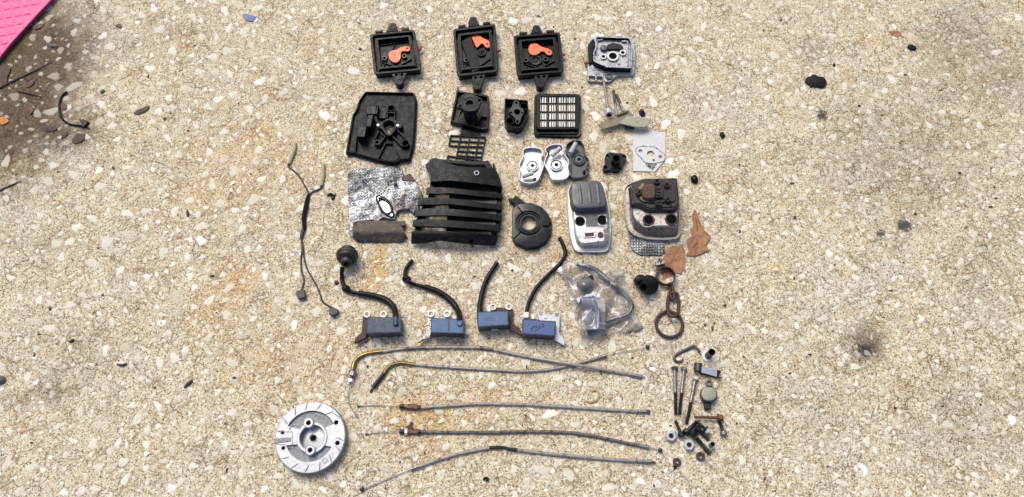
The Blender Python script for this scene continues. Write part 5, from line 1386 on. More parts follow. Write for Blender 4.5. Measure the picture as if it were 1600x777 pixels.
cable('topmost throttle cable, its brass elbow bent down to two nuts at the far end', [
    ('tube', 'brass_elbow', 'brass', zo((66, 150, 5), (72, 120, 4), (88, 95, 3.4), (115, 78, 3), (160, 66), (218, 60)), [3.2, 3.2, 3.2, 3.2, 3.0, 2.9]),
    ('tube', 'conduit', 'conduit', zo((212, 61), (330, 45), (480, 40), (640, 41), (715, 43)) + zq((0, 57), (130, 85), (250, 105, 4.5), (362, 124, 8.2), (480, 144, 5), (600, 166), (656, 176)), 2.6),
    ('tube', 'grease_band', 'conduitdark', zo((318, 47), (380, 43), (430, 40)), 2.75), ('tube', 'grease_band', 'conduitdark', zo((690, 41), (722, 46), (760, 52)), 2.75),
    ('bar', 'ferrule', 'steel', zq((652, 176), (700, 185)), 3.1), ('tube', 'inner_wire', 'wire', zq((698, 185), (716, 188)), 1.2),
    ('bar', 'threaded_end', 'rustbolt', zo((68, 148, 5), (55, 212, 5)), 2.6), ('nut', 'adjuster_nut', 'steel', zo((66, 160, 5), (61, 180, 5)), 6.0), ('nut', 'lock_nut', 'zinc', zo((58, 196, 5), (55, 212, 5)), 4.9), ('bar', 'adjuster_flange', 'steel', zo((67, 156, 5), (66, 161, 5)), 6.3),
    ('tube', 'inner_wire', 'wire', zo((55, 214, 4), (47, 265, 3), (48, 310, 1.4), (66, 350, 1), (84, 375, 1)), .55), ('bar', 'wire_barrel', 'steel', zo((82, 372, 1.5), (90, 384, 1.5)), 1.6)], at=ZO(400, 42))
cable('second throttle cable with a black sleeved brass elbow, crossing under the topmost cable', [
    ('bar', 'black_sleeve', 'boltblack', zo((166, 240, 3), (220, 168, 3.4)), 3.4), ('bar', 'wire_barrel', 'steeldark', zo((152, 262, 1.6), (162, 245, 2.2)), 1.7),
    ('tube', 'brass_elbow', 'brass', zo((218, 170, 3.4), (240, 140, 3.2), (270, 122, 3), (310, 116), (345, 121), (376, 126)), 3.0),
    ('tube', 'conduit', 'conduit', zo((372, 126), (500, 135), (700, 148), (818, 154)) + zq((100, 158), (200, 154), (265, 146), (340, 130), (420, 110), (488, 91)), 2.4),
    ('bar', 'ferrule', 'steel', zq((485, 92), (528, 80)), 2.9), ('tube', 'inner_wire', 'wire', zq((526, 80), (600, 66, 2), (715, 44, 3)), .5), ('ball', 'wire_ball', 'steeldark', (*ZQ(729, 38), 3.6), 3.6)], at=ZO(600, 140))
cable('middle throttle cable, nearly straight, with a hexagon adjuster and a bare wire', [
    ('tube', 'inner_wire', 'wire', zo((92, 329, 1.4), (190, 326, 2), (300, 331, 3)), .55), ('bar', 'wire_barrel', 'steeldark', zo((90, 329, 1.5), (102, 330, 1.5)), 1.6),
    ('bar', 'threaded_end', 'boltblack', zo((296, 331, 3.6), (322, 331, 3.6)), 3.6), ('bar', 'brass_collar', 'brass', zo((318, 331, 3.6), (336, 332, 3.6)), 3.3), ('nut', 'hexagon_adjuster', 'rustbolt', zo((334, 332, 3.8), (386, 336, 3.8)), 4.4), ('bar', 'collar', 'rustplum', zo((384, 336, 3.6), (400, 337, 3.4)), 3.7),
    ('tube', 'conduit', 'conduit', zo((396, 337), (500, 330), (620, 321), (720, 317)) + zq((0, 319), (120, 321), (260, 329), (430, 340), (680, 355)), 2.6),
    ('bar', 'ferrule', 'steel', zq((676, 355), (726, 357)), 3.1), ('ball', 'wire_ball', 'steeldark', (*ZQ(732, 358), 3.7), 3.7)], at=ZO(600, 325))
cable('dark oily throttle cable, fourth from the top, with a hexagon adjuster and lock nut', [
    ('tube', 'inner_wire', 'wire', zo((136, 468, 1.4), (210, 458, 2), (298, 455, 3)), .55), ('bar', 'wire_barrel', 'steeldark', zo((128, 468, 1.5), (142, 467, 1.5)), 1.7),
    ('bar', 'threaded_end', 'boltblack', zo((296, 454, 3.6), (324, 455, 3.6)), 3.5), ('nut', 'lock_nut', 'zinc', zo((323, 455, 4), (336, 455, 4)), 5.2), ('nut', 'hexagon_adjuster', 'rustbolt', zo((338, 455, 3.8), (390, 456, 3.8)), 4.2), ('bar', 'collar', 'boltblack', zo((388, 456, 3.6), (402, 456, 3.4)), 3.6),
    ('tube', 'conduit', 'conduitdark', zo((398, 456), (520, 458), (720, 458)) + zq((0, 457), (180, 455), (300, 457), (400, 466), (520, 488), (692, 524)), 2.6),
    ('bar', 'ferrule', 'steel', zq((688, 523), (736, 534)), 3.0), ('tube', 'inner_wire', 'wire', zq((734, 534), (785, 545, 3)), .6), ('ball', 'wire_ball', 'steeldark', (*ZQ(791, 546), 3.6), 3.6)], at=ZO(600, 458))
cable('lowest throttle cable, bent at a black middle joint, a ball on its left wire', [
    ('ball', 'wire_ball', 'steeldark', (*ZO(112, 739), 3.6), 3.7), ('tube', 'inner_wire', 'wire', zo((118, 737, 3), (230, 692, 2), (352, 640, 2.6)), .65), ('bar', 'ferrule', 'steel', zo((350, 640, 3), (396, 625, 3)), 3.1),
    ('tube', 'conduit', 'conduit', zo((394, 626), (500, 588), (620, 556), (742, 534)), 2.8), ('tube', 'black_joint', 'boltblack', zo((738, 534, 3), (790, 532, 3), (818, 534, 3)) + zq((40, 538, 3), (90, 545, 3)), [2.8, 2.5, 2.2, 2.4, 2.9]),
    ('tube', 'conduit', 'conduit', zq((86, 544), (200, 558), (400, 578), (560, 592), (704, 600)), 2.8), ('bar', 'ferrule', 'steel', zq((700, 600), (746, 603)), 3.0), ('bar', 'wire_barrel', 'rustbolt', zq((744, 603), (768, 606)), 1.7)], at=ZO(700, 545))
def rust_flake():
    b = MB(); b.prism(rough_edge(ZO([(325, 432), (345, 422), (350, 405), (362, 412), (358, 430), (366, 440), (345, 444), (332, 440)]), .4, 2), 2.2, .3, bev=.4)
    tag(b.build('rust_flake', M['rustplum']), 'plum brown rust flake touching the adjuster of the dark oily cable', 'flake')
rust_flake()

# ------------------------------------------------------------------ wire harness
def harness():
    t = thing('wire_harness', 'thin black wire harness with two tan sleeves and two small connectors', 'wire harness', *ZN(125, 400))
    def w(pts, r, mt, name, n=8): b = MB(); b.tube([(*ZN(x, y), h) for x, y, h in pts], r, n, 5); b.build(name, M[mt], t)
    w([(86, 10, 3), (80, 45, 3), (68, 75, 3), (60, 100, 3)], [3.0, 3.3, 3.2, 2.4], 'sleeve', 'tan_sleeve'); w([(207, 102, 3), (206, 150, 3), (200, 195, 3)], [3.2, 3.4, 2.8], 'sleeve', 'tan_sleeve')
    w([(60, 96, 2.4), (58, 112, 2), (80, 130, 1.8), (105, 155, 1.8), (128, 195, 1.8), (142, 220, 2), (144, 240, 3)], 1.35, 'wirebrown', 'wire')
    w([(200, 192, 2.4), (200, 203, 2), (182, 214, 1.8), (158, 224, 2), (146, 240, 3)], 1.35, 'wirebrown', 'wire')
    w([(146, 232, 3), (140, 250, 3.2), (132, 290, 3.2), (124, 335, 3.2), (126, 375, 3.2), (124, 390, 3)], [2.2, 3.0, 3.6, 3.6, 3.0, 2.6], 'rubber', 'loom_sleeve')
    w([(125, 380, 3), (118, 400, 2.6), (112, 428, 2.4)], [2.8, 3.0, 2.2], 'wirebrown', 'loom_tape')
    w([(114, 424, 2), (117, 470, 1.6), (112, 510, 1.5), (113, 560, 1.5), (122, 590, 1.5), (125, 610, 1.5), (118, 635, 2), (112, 652, 4)], 1.3, 'wirebrown', 'wire')
    w([(114, 424, 2), (119, 460, 3), (124, 500, 1.6), (138, 555, 1.5), (160, 595, 1.5), (182, 635, 1.5), (196, 670, 1.5), (205, 698, 1.5), (225, 712, 2), (245, 724, 4)], 1.3, 'wirebrown', 'wire')
    b = MB(); b.prism(rnd(ZN([(92, 650), (126, 643), (130, 680), (98, 686), (90, 668)]), 1.2), 8, 1, bev=.9); b.build('connector', M['connector'], t)
    b = MB(); b.prism(rnd(ZN([(230, 735), (248, 720), (274, 732), (272, 748), (250, 758), (234, 755)]), 1.2), 8, 1, bev=.9); b.build('connector', M['connector'], t)
harness()

# ------------------------------------------------------------------ flywheel
def flywheel():
    t = thing('flywheel', 'round cast silver flywheel with slanted fins and two threaded bosses', 'flywheel', *ZM(390, 385))
    H = 15
    cx, cy = ZM(386, 378); R = 54.6
    def arcpts(r, a0, a1, n): return circ(cx, cy, r, H, n, math.radians(a0), math.radians(a1))
    hub = ZM(400, 382)
    well = circ(*hub, 19.5, H, 36)
    cres_t = arcpts(37.5, 160, 24, 24) + circ(*hub, 24.7, H, 20, math.radians(30), math.radians(154))
    cres_b = arcpts(40.5, 330, 205, 24) + circ(*hub, 24.5, H, 18, math.radians(212), math.radians(322))
    holes = [(597, 260, 3.4), (607, 427, 3.4), (163, 342, 2.8), (168, 468, 2.8)]
    b = MB()
    b.prism(circ(cx, cy, R, H, 72), H, 10.5, holes=[well, cres_t, cres_b] + [circ(*ZM(x, y), r, H, 14) for x, y, r in holes], bev=1.0, hbev=.5); b.build('disc_face', M['cast'], t)
    f = MB(); f.prism(circ(cx, cy, R - 1.2, H, 72), 11.2, 3, holes=[circ(*hub, 18.5, H, 30)], hr=H); f.build('recess_floor', M['castdark'], t)
    r = MB(); c = W(cx, cy, H); k = scl(cx, cy, H)
    r.lathe(cx, cy, H, [(R - .3, 12), (R + .9, 11), (R + 1.0, 2), (R - 1, 0), (R - 4, 0), (R - 4, 10)], 72, closed=True); r.build('rim', M['castdark'], t)
    w = MB(); w.lathe(*hub, H, [(19.0, 2), (19.2, 2.1), (18.8, 4.0), (6.0, 4.8), (5.6, 6.0), (5.2, 6.0), (5.2, 2.4)], 36); w.build('hub_floor', M['cast'], t)
    q = MB(); q.lathe(*ZM(405, 381), 6, [(5.1, 4), (5.1, 5.6)], 18); q.build('shaft_bore', M['pit'], t)
    h = MB(); ring(h, *hub, 24.2, 19.4, 16.4, 9, 44, 1.0); h.build('hub_ring', M['cast'], t)
    for x, y in ((372, 263), (385, 484)):
        s = MB(); ring(s, *ZM(x, y), 7.8, 3.6, 20, 5, 24, .9); o = s.build('boss', M['cast'], t)
        s = MB(); s.lathe(*ZM(x, y), 20, [(3.5, 15), (3.5, 17)], 16); s.build('threaded_hole', M['pit'], o)
    for x, y, r_ in holes:
        s = MB(); s.lathe(*ZM(x, y), H, [(r_ - .05, 11.3), (r_ - .05, 12.2)], 14); s.build('drilled_hole', M['pit'], t)
    for i, a in enumerate((75, 97, 117, 142, 62, 196 + 14, 232, 262, 285, 308, 330, 345, 52)):
        pass
    FN = [(263, 140, 266, 200), (362, 105, 348, 160), (475, 108, 438, 158), (575, 165, 512, 195), (175, 228, 200, 272), (120, 320, 150, 335), (240, 275, 215, 320), (215, 538, 150, 552), (288, 590, 235, 628), (375, 602, 345, 662), (465, 580, 460, 645), (540, 520, 560, 580), (590, 450, 635, 495), (600, 378, 655, 405), (570, 180, 640, 228)]
    for x0, y0, x1, y1 in FN:
        s = MB(); s.tube([(*ZM(x0, y0), H + .1), (*ZM((x0 + x1) / 2, (y0 + y1) / 2), H + .5), (*ZM(x1, y1), H - .2)], [.9, 1.15, .9], 8, 2, flat=1.2); s.build('fin', M['cast'], t)
    s = MB()
    s.prism(ZM([(106, 388), (230, 380), (232, 412), (106, 432)]), H + .9, H - .5, bev=.3); s.build('key_bar', M['castdark'], t)
    s = MB()
    for p, q_ in (((115, 336), (242, 336)), ((242, 336), (242, 458)), ((242, 458), (175, 455)), ((106, 436), (200, 444))): bar(s, ZM(*p), ZM(*q_), .9, H + .5, H - .4)
    s.build('pad_edge', M['castdark'], t)
    for x, y in ((148, 405), (205, 400)): s = MB(); s.lathe(*ZM(x, y), H + 1.2, [(2.4, H), (2.4, H + 1.3), (1.4, H + 1.4)], 12); s.build('rivet', M['castdark'], t)
    tx = MB()
    for i, ch in enumerate('CK 1000'):
        a = math.radians(124 - i * 10.5); p = circ(cx, cy, 31.5, H, 1, -a)[0]
        text_mesh(tx, ch, p, (math.sin(a), math.cos(a)), 6.0, 11.8)
    for i, ch in enumerate('F1ooa0'): text_mesh(tx, ch, ZM(552, 402 - i * 19), (0, -1), 3.8, H + .12)
    text_mesh(tx, '7', ZM(398, 612), (1, -.1), 4.0, H + .12); text_mesh(tx, 'o', ZM(385, 582), (1, 0), 4.0, H + .12)
    ring(tx, *ZM(505, 570), 4.6, 4.0, H + .35, H - .5, 18, .1); ring(tx, *ZM(505, 570), 2.6, 2.1, H + .35, H - .5, 18, .1)
    tx.build('cast_numbers', M['castdark'], t)
flywheel()
# ------------------------------------------------------------------ loose hardware on the right
def bolt(label, head, tip, rs, rh, hl, ms, mh, hh, ht, group, hexed=True, flange=None, washer=None):
    """head / tip: image points of the two ends; hh, ht their heights"""
    A = W(*head, hh); B = W(*tip, ht); d = (B - A).normalized(); k = scl(*head, hh)
    t = thing('bolt', label, 'bolt', *head, group=group)
    hb = MB(); n = 6 if hexed else 16
    hb.rod([A, A + d * (hl * .12 * S), A + d * (hl * .9 * S), A + d * (hl * S)], [rh * .86 * k, rh * k, rh * k, rh * .9 * k], n); hb.build('bolt_head', M[mh], t)
    s = MB(); L = (B - A).length
    sm = A + d * (L * .55)
    s.rod([A + d * (hl * S * .9), sm], [rs * k] * 2, 12, 0)
    nt = max(6, int(L * .45 / (1.5 * S))); C = []; R = []
    for i in range(nt * 2 + 1):
        C.append(sm + (B - sm) * (i / (nt * 2))); R.append((rs * .98 if i % 2 else rs * .82) * k)
    R[-1] = rs * .65 * k
    s.rod(C, R, 10, 1); s.build('shank', ms if isinstance(ms, list) else [M[ms], M['boltblack']], t)
    if flange:
        f = MB(); f.rod([A + d * (hl * S), A + d * ((hl + flange[0]) * S)], [flange[1] * k] * 2, 18); f.build('washer', M[flange[2]], t)
    return t
G_LB = 'long bolts standing side by side'
bolt('long dark steel bolt, leftmost of the three side by side', ZK(205, 258), ZK(214, 702), 2.7, 5.4, 4.6, 'steel', 'steeldark', 4.6, 3.0, G_LB)
bolt('long steel bolt with a bright head close beside the leftmost dark bolt', ZK(293, 262), ZK(248, 706), 2.7, 5.2, 4.8, 'steel', 'steel', 4.6, 3.0, G_LB)
bolt('long bolt with a shiny head slanting alone, its tip lowest of the three', ZK(401, 350), ZL(390, 166), 2.7, 5.4, 5.0, 'steel', 'zinc', 4.6, 3.0, G_LB)
G_SB = 'short bolts in the dark pile'
bolt('orange brown rusty bolt lying level above the dark pile', ZL(812, 95), ZL(480, 88), 2.4, 4.8, 6, [M['rustbolt'], M['rustbolt']], 'rustbolt', 7.5, 6.5, G_SB, flange=(1.6, 5.6, 'rustbolt'))
bolt('short dark bolt with a silver head, its tip under the rusty bolt', ZL(825, 292), ZL(762, 118), 2.9, 5.6, 5, 'boltblack', 'steel', 5, 3.0, G_SB, hexed=False)
bolt('black bolt pointing up, nearest the topmost flanged nut', ZL(338, 315), ZL(262, 128), 2.6, 5.2, 6, 'boltblack', 'boltblack', 5, 3.2, G_SB, hexed=False)
bolt('black bolt lying diagonally, its round head between the other black bolts', ZL(372, 275), ZL(512, 140), 3.3, 5.6, 6, 'boltblack', 'boltblack', 5.4, 4.0, G_SB, hexed=False)
bolt('black bolt with a silver washer under its head, at the top of the dark pile', ZL(648, 262), ZL(505, 135), 2.7, 5.0, 5, 'boltblack', 'zinc', 9, 8.5, G_SB, hexed=False, flange=(2.0, 5.8, 'boltblack'))
bolt('black bolt lying under the washer bolt, its tip pointing at the small silver bush', ZL(500, 205), ZL(648, 350), 3.2, 5.4, 6, 'boltblack', 'boltblack', 5.2, 3.4, G_SB, hexed=False)
bolt('black bolt with a rust coloured ring, longest of the dark pile', ZL(448, 262), ZL(660, 512), 3.2, 5.6, 8, 'boltblack', 'boltblack', 6, 3.2, G_SB, hexed=False, flange=(1.2, 5.4, 'rustbolt'))

def nut(label, x, y, rot):
    t = thing('flange_nut', label, 'nut', x, y, group='bright flanged hexagon nuts')
    f = MB(); ring(f, x + .0, y + .0, 9.0, 4.0, 3.0, 0, 28, .8); f.build('flange', M['zincblue'], t)
    b = MB(); b.prism(circ(x, y, 8.2, 8.5, 6, rot), 8.5, 2.6, holes=[circ(x, y, 4.0, 8.5, 18)], bev=.9, hbev=.7); b.build('hexagon', M['zinc'], t)
    k = MB(); k.lathe(x, y, 8.5, [(3.9, 1.0), (3.9, 1.2)], 14); k.build('thread_bore', M['rustdark'], t)
    for h in (2.6, 4.2, 5.8): pass
nut('bright flanged hexagon nut left of the dark bolt pile', *ZL(216, 305), .3)
nut('bright flanged hexagon nut just below the dark bolt pile', *ZL(424, 410), .1)
def washer(label, x, y, r, r0, h, mt, name='washer'):
    b = MB(); ring(b, x, y, r, r0, h, .3, 26, .6); tag(b.build(name, M[mt]), label, 'washer')
washer('black round spacer washer below the longest black bolt', *ZL(556, 541), 6.9, 3.2, 4.5, 'steeldark')
washer('plum brown rusty washer lying lowest on the right', *ZL(282, 607), 6.6, 2.2, 2.6, 'rustplum')
def flanged_sleeve(label, x, y, R, r, h, mt, tube_m, r0):
    t = thing('flanged_sleeve', label, 'sleeve', x, y)
    b = MB(); ring(b, x, y, R, r - .4, 1.6, .2, 28, .4); b.build('washer', M[mt], t)
    b = MB(); b.lathe(x, y, 1.6, [(r0, 1.0), (r, 1.0), (r, h - .6), (r - .6, h), (r0 + .3, h), (r0, h - .8)], 24, closed=True); b.build('tube', M[tube_m], t)
    b = MB(); b.lathe(x, y, 1.6, [(r0 - .05, 1.2), (r0 - .05, 2.0)], 16); b.build('bore', M['pit'], t)
flanged_sleeve('dark upright sleeve standing in a white washer beside the black hook', *ZK(516, 155), 9.6, 5.4, 26, 'whiteplastic', 'boltblack', 4.2)
flanged_sleeve('small silver flanged bush upright by the tip of a black bolt', *ZL(668, 412), 6.6, 3.9, 14, 'zinc', 'steel', 3.0)
def hook():
    b = MB(); b.tube([(*ZK(x, y), h) for x, y, h in ((446, 122, 5), (418, 92, 4), (388, 66, 3), (350, 78, 2.4), (300, 102, 2.2), (240, 134, 2.2), (206, 160, 2.2), (202, 188, 2.2), (220, 208, 2.2), (248, 212, 2.4), (272, 200, 3), (284, 172, 4))], [1.7, 2.0, 2.0, 2.2, 2.2, 2.1, 2.0, 2.0, 2.0, 1.8, 1.4, .8], 10, 5, flat=.8)
    tag(b.build('metal_hook', M['steeldark']), 'dark bent metal hook above the three long bolts', 'hook')
hook()
def clip_strap():
    t = thing('strap_clip', 'grey metal strap clip with a dark rolled end and a forked tip', 'strap clip', *ZK(500, 290))
    b = MB(); b.tube([(*ZK(425, 228), 6), (*ZK(420, 300), 6)], 6.4, 18, 1); b.build('rolled_end', M['steeldark'], t)
    b = MB(); b.prism(rnd(ZK([(458, 250), (608, 284), (598, 352), (452, 312)]), .8), lambda x, y: 10 - (x - 1095) * .12, thick=1.4, bev=.3); b.build('strap', M['zincblue'], t)
    b = MB()
    for pts in ([(600, 286), (622, 290), (642, 308), (632, 318), (612, 306), (610, 348), (640, 356), (642, 366), (610, 362), (594, 350)],): b.prism(ZK(pts), 7, 3, bev=.3)
    b.prism(ZK([(420, 298), (452, 312), (598, 350), (596, 358), (450, 322)]), 5, 1, bev=.3)
    b.build('fork', M['boltblack'], t)
clip_strap()
def oval_cover():
    t = thing('bracket_cap', 'speckled grey rounded metal cap with an eye at the top and a dark eye below', 'bracket cap', *ZK(525, 515))
    b = MB(); b.prism(rnd(ZK([(455, 470), (500, 442), (570, 446), (608, 490), (602, 560), (560, 590), (480, 588), (448, 540)]), 6, 6), 11, 1, bev=1.0); b.build('base', M['steeldark'], t)
    b = MB(); b.prism(rnd(ZK([(462, 470), (500, 446), (568, 450), (600, 490), (596, 548), (556, 576), (486, 574), (454, 530)]), 6, 6), 13, 10, bev=1.4); b.build('cap', M['khakipale'], t)
    b = MB(); ring(b, *ZK(526, 407), 5.4, 3.2, 6, 2, 18, .6); b.build('eye', M['steel'], t)
    b = MB(); b.prism(rnd(ZK([(478, 580), (548, 585), (545, 650), (520, 662), (486, 655)]), 2), 7, 1, bev=.6); b.build('lower_tab', M['boltblack'], t)
    b = MB(); ring(b, *ZK(508, 625), 4.0, 1.8, 8.4, 6, 14, .5); b.build('rivet', M['steeldark'], t)
oval_cover()
def shard():
    b = MB(); b.prism(rough_edge(ZL([(195, 685), (220, 665), (245, 672), (240, 700), (212, 716)]), .3, 2), 2, .3, bev=.4); tag(b.build('glass_shard', M['zinc']), 'small clear shard beside the lowest rusty washer', 'shard')
    b = MB(); b.prism(rough_edge(ZL([(235, 650), (258, 648), (285, 672), (262, 685), (244, 690)]), .3, 2), 2.2, .3, bev=.4); tag(b.build('black_chip', M['tar']), 'tiny black chip touching the lowest rusty washer', 'chip')
shard()

# ------------------------------------------------------------------ leaves, mat, scraps
leaf_thing('dead_leaf', 'brown dry leaf with a long pointed tip beside the rusty muffler', ZG([(665, 303), (680, 325), (692, 352), (700, 385), (714, 418), (732, 428), (726, 450), (752, 474), (782, 500), (762, 528), (750, 558), (758, 588), (776, 598), (740, 612), (700, 628), (660, 642), (632, 638), (605, 632), (622, 612), (628, 588), (610, 560), (612, 520), (632, 508), (652, 502), (640, 478), (634, 446), (655, 430), (652, 385), (646, 350)]), 'leafbrown', 1.0, 3.5, 3.2,
           vein=[[ZG(664, 310), ZG(680, 420), ZG(690, 520), ZG(668, 638)], [ZG(690, 520), ZG(735, 500)], [ZG(688, 540), ZG(640, 590)], [ZG(684, 450), ZG(650, 470)]])
leaf_thing('dead_leaf', 'brown dry leaf lying under the pipe clamp', [(1067, 381), (1070, 394), (1072, 408), (1070, 420), (1063, 427), (1052, 428), (1046, 434), (1036, 438), (1033, 426), (1035, 414), (1033, 408), (1038, 400), (1040, 391), (1050, 384), (1060, 385)], 'leafbrown', .6, 1.6, 3.0,
           vein=[[(1062, 386), (1052, 404), (1040, 430)], [(1052, 404), (1068, 410)], [(1055, 398), (1040, 398)]])
def litter(name, label, pts, mt, cat='dead leaf', h=1.0, curl=2.2, cell=3.0): leaf_thing(name, label, smooth(pts, 2), mt, h, curl, cell, cat)
litter('dead_leaf', 'curled black brown leaf at the left edge below the pink mat', ZR([(8, 256), (30, 262), (44, 275), (30, 310), (26, 345), (10, 352), (0, 318), (-4, 280)]), 'leafdark')
litter('dead_leaf', 'dark brown leaf lying below the curved black wire', ZR([(148, 492), (172, 498), (200, 510), (230, 518), (222, 528), (196, 532), (172, 522)]), 'leafdark')
litter('dead_leaf', 'crumpled dark leaf below the clip end of the curved wire', ZR([(345, 540), (338, 565), (312, 580), (290, 576), (300, 555), (315, 538), (332, 545)]), 'leafdark')
litter('dead_leaf', 'narrow dark leaf standing between two dead leaves under the curved wire', ZR([(276, 530), (272, 545), (255, 562), (246, 564), (252, 548), (265, 534)]), 'leafdark')
litter('dead_leaf', 'small reddish leaf close to the edge of the pink mat', ZR([(130, 108), (150, 100), (176, 96), (165, 112), (142, 118)]), 'leafred')
litter('dead_leaf', 'reddish leaf inside the bend of the curved black wire', ZR([(250, 412), (262, 420), (270, 436), (255, 444), (244, 432)]), 'leafred')
litter('dead_leaf', 'dull maroon leaf flat on the dirty concrete left of the curved wire', ZR([(112, 430), (130, 428), (134, 446), (122, 462), (108, 452)]), 'leafred')
litter('dead_leaf', 'thin dark leaf alone on clean concrete right of the curved wire', ZR([(540, 461), (552, 448), (575, 438), (604, 426), (596, 442), (575, 455), (556, 464)]), 'leafdark')
litter('dead_leaf', 'small orange brown leaf at the left edge', ZR([(-4, 478), (14, 472), (24, 480), (36, 490), (22, 500), (2, 506), (-6, 495)]), 'leaforange')
litter('dead_leaf', 'small brown leaf between the pink mat and the blue flake', ZR([(466, 104), (478, 98), (488, 96), (490, 110), (480, 114)]), 'leafred')
litter('dead_leaf', 'narrow brown leaf beside a twig under the pink mat', ZR([(102, 352), (118, 332), (146, 314), (142, 328), (122, 350)]), 'leafred')
litter('dead_leaf', 'orange brown leaf near the top right', ZT([(562, 95), (585, 94), (600, 102), (588, 112), (574, 108)]), 'leafbrown', h=.6, curl=1)
litter('dead_leaf', 'tan leaf scrap flat on the concrete right of the curved wire', ZR([(692, 344), (708, 340), (728, 345), (726, 352), (704, 352)]), 'curl', h=.4, curl=.8)
def twig(label, pts, r):
    b = MB(); b.tube([(*p, 1.6) for p in pts], r, 6, 3); tag(b.build('twig', M['twig']), label, 'twig')
twig('long thin dark twig pointing away from the left edge under the pink mat', ZR([(-5, 358), (70, 320), (150, 282), (215, 246)]), [1.5, 1.2, .9, .5])
twig('short brown twig below the long twig', ZR([(70, 368), (115, 378), (164, 391)]), [.9, 1.3, .8])
twig('thin dark twig at the left edge low in the picture', ZR([(-5, 772), (40, 752), (85, 732)]), [1.3, 1.1, .7])
twig('small forked twig crossing the long twig', ZR([(88, 308), (105, 322), (118, 338)]), [.8, .8, .5])
def curved_wire():
    t = thing('curved_wire', 'curved black wire with a small clip on its end, left side', 'wire', *ZR(255, 470))
    b = MB(); b.tube([(*ZR(x, y), 2) for x, y in ((272, 372), (252, 388), (242, 415), (240, 445), (250, 478), (275, 500), (310, 508), (345, 512), (364, 524))], [1.6, 1.7, 1.7, 1.7, 1.7, 1.6, 1.6, 1.4, .6], 8, 4); b.build('wire', M['rubber'], t)
    b = MB(); b.prism(rnd(ZR([(318, 486), (330, 482), (345, 486), (358, 492), (348, 504), (340, 514), (328, 512), (326, 496)]), .8), 5, .5, bev=.6); b.build('clip', M['rubber'], t)
curved_wire()
def pink_mat():
    t = thing('foam_mat', 'bright pink foam mat corner with an embossed square grid', 'foam mat', 30, 20)
    ZP = Zm(0, 0, 7.064)
    b = MB(); edge = [(-260, -200), (700, -200), (560, 0), (440, 125), (330, 245), (215, 370), (100, 500), (0, 625), (-260, 950)]
    pts = ZP(edge); b.prism(pts, 10, 4, bev=.8, side_mi=1); b.build('mat_sheet', [M['pink'], M['pinkshade']], t)
    u = (14.4, -2.6); v = (2.6, 12.8); g = MB()
    lim = offset(pts, .9)
    for i in range(-10, 16):
        for j in range(-12, 20):
            cx, cy = 10 + i * u[0] + j * v[0], 10 + i * u[1] + j * v[1]
            q = [(cx - .47 * (u[0] + v[0]), cy - .47 * (u[1] + v[1])), (cx + .47 * (u[0] - v[0]), cy + .47 * (u[1] - v[1])), (cx + .47 * (u[0] + v[0]), cy + .47 * (u[1] + v[1])), (cx - .47 * (u[0] - v[0]), cy - .47 * (u[1] - v[1]))]
            if cx < -40 or cy < -30 or cx > 110 or cy > 120: continue
            if not all(inside(lim, *p) for p in q): continue
            o = [W(*p, 9.98) for p in q]; c = W(cx + random.uniform(-1, 1), cy + random.uniform(-1, 1), 11.4)
            m = [W(cx + (p[0] - cx) * .55, cy + (p[1] - cy) * .66, 11.2) for p in q]
            g.add(o + m + [c], [(0, 1, 5, 4), (1, 2, 6, 5), (2, 3, 7, 6), (3, 0, 4, 7), (4, 5, 8), (5, 6, 8), (6, 7, 8), (7, 4, 8)])
    o = g.build('embossed_pad', M['pink'], t, angle=20); o['kind'] = 'stuff'
pink_mat()
def lump(name, label, cat, x, y, r, mt, h=None, sq=1.0, group=None):
    b = MB(); h = h or r * .5; n = 26 if mt == 'tar' and r > 5 else 12
    ph = random.uniform(0, 6)
    rr = [r * (1 + .2 * math.sin(2 * a * 6.283 / n + ph) + random.uniform(-.16, .16)) for a in range(n)]
    lv = [(1.0, 0.1), (1.02, .45), (.72, .85), (.3, 1.0)]
    V = []; Fc = []
    for (q, z) in lv:
        for i in range(n):
            a = i * 2 * math.pi / n; p = (x + math.cos(a) * rr[i] * q, y + math.sin(a) * rr[i] * q * sq)
            V.append(W(*p, 0) + Vector((0, 0, h * S * (z + random.uniform(-.08, .08)))))
    for k in range(3):
        for i in range(n): Fc.append((k * n + i, k * n + (i + 1) % n, (k + 1) * n + (i + 1) % n, (k + 1) * n + i))
    Fc.append([3 * n + i for i in range(n)]); Fc.append([i for i in range(n)][::-1])
    b.add(V, Fc); return tag(b.build(name, M[mt], angle=50), label, cat, group)
lump('tar_lump', 'large black crumbly tar lump on the concrete right of the metal cover', 'tar lump', *ZT(337, 250), 14, 'tar', 5, .8)
lump('tar_lump', 'small black tar lump below the orange brown leaf near the top right', 'tar lump', *ZT(630, 146), 6.5, 'tar', 4, .7)
lump('tar_lump', 'small round black tar lump right of the black flange', 'tar lump', *ZT(55, 412), 4.5, 'tar', 4)
lump('tar_lump', 'tiny black tar lump just below the large tar lump on its far side', 'tar lump', *ZT(394, 198), 2.4, 'tar', 2)
lump('black_grommet', 'small broken black rubber grommet above the pointed brown leaf', 'grommet', *ZG(662, 98), 6.0, 'rubber', 7)
lump('pebble', 'dark grey pebble at the left edge, low in the picture', 'pebble', 1, 594, 8, 'greystone', 6)
lump('pebble', 'small grey pebble in the dirt below the pink mat', 'pebble', *ZR(220, 187), 5.0, 'greystone', 3, .8)
lump('pebble', 'small dark pebble between the curved wire and the thin lone leaf', 'pebble', *ZR(416, 371), 3.6, 'greystone', 3, .8)
litter('blue_flake', 'slate blue flake alone near the top', Zm(200, 0, 3.885)([(693, 92), (720, 84), (748, 94), (780, 104), (764, 124), (738, 130), (712, 116)]), 'blueflake', 'flake', .8, 1.6)
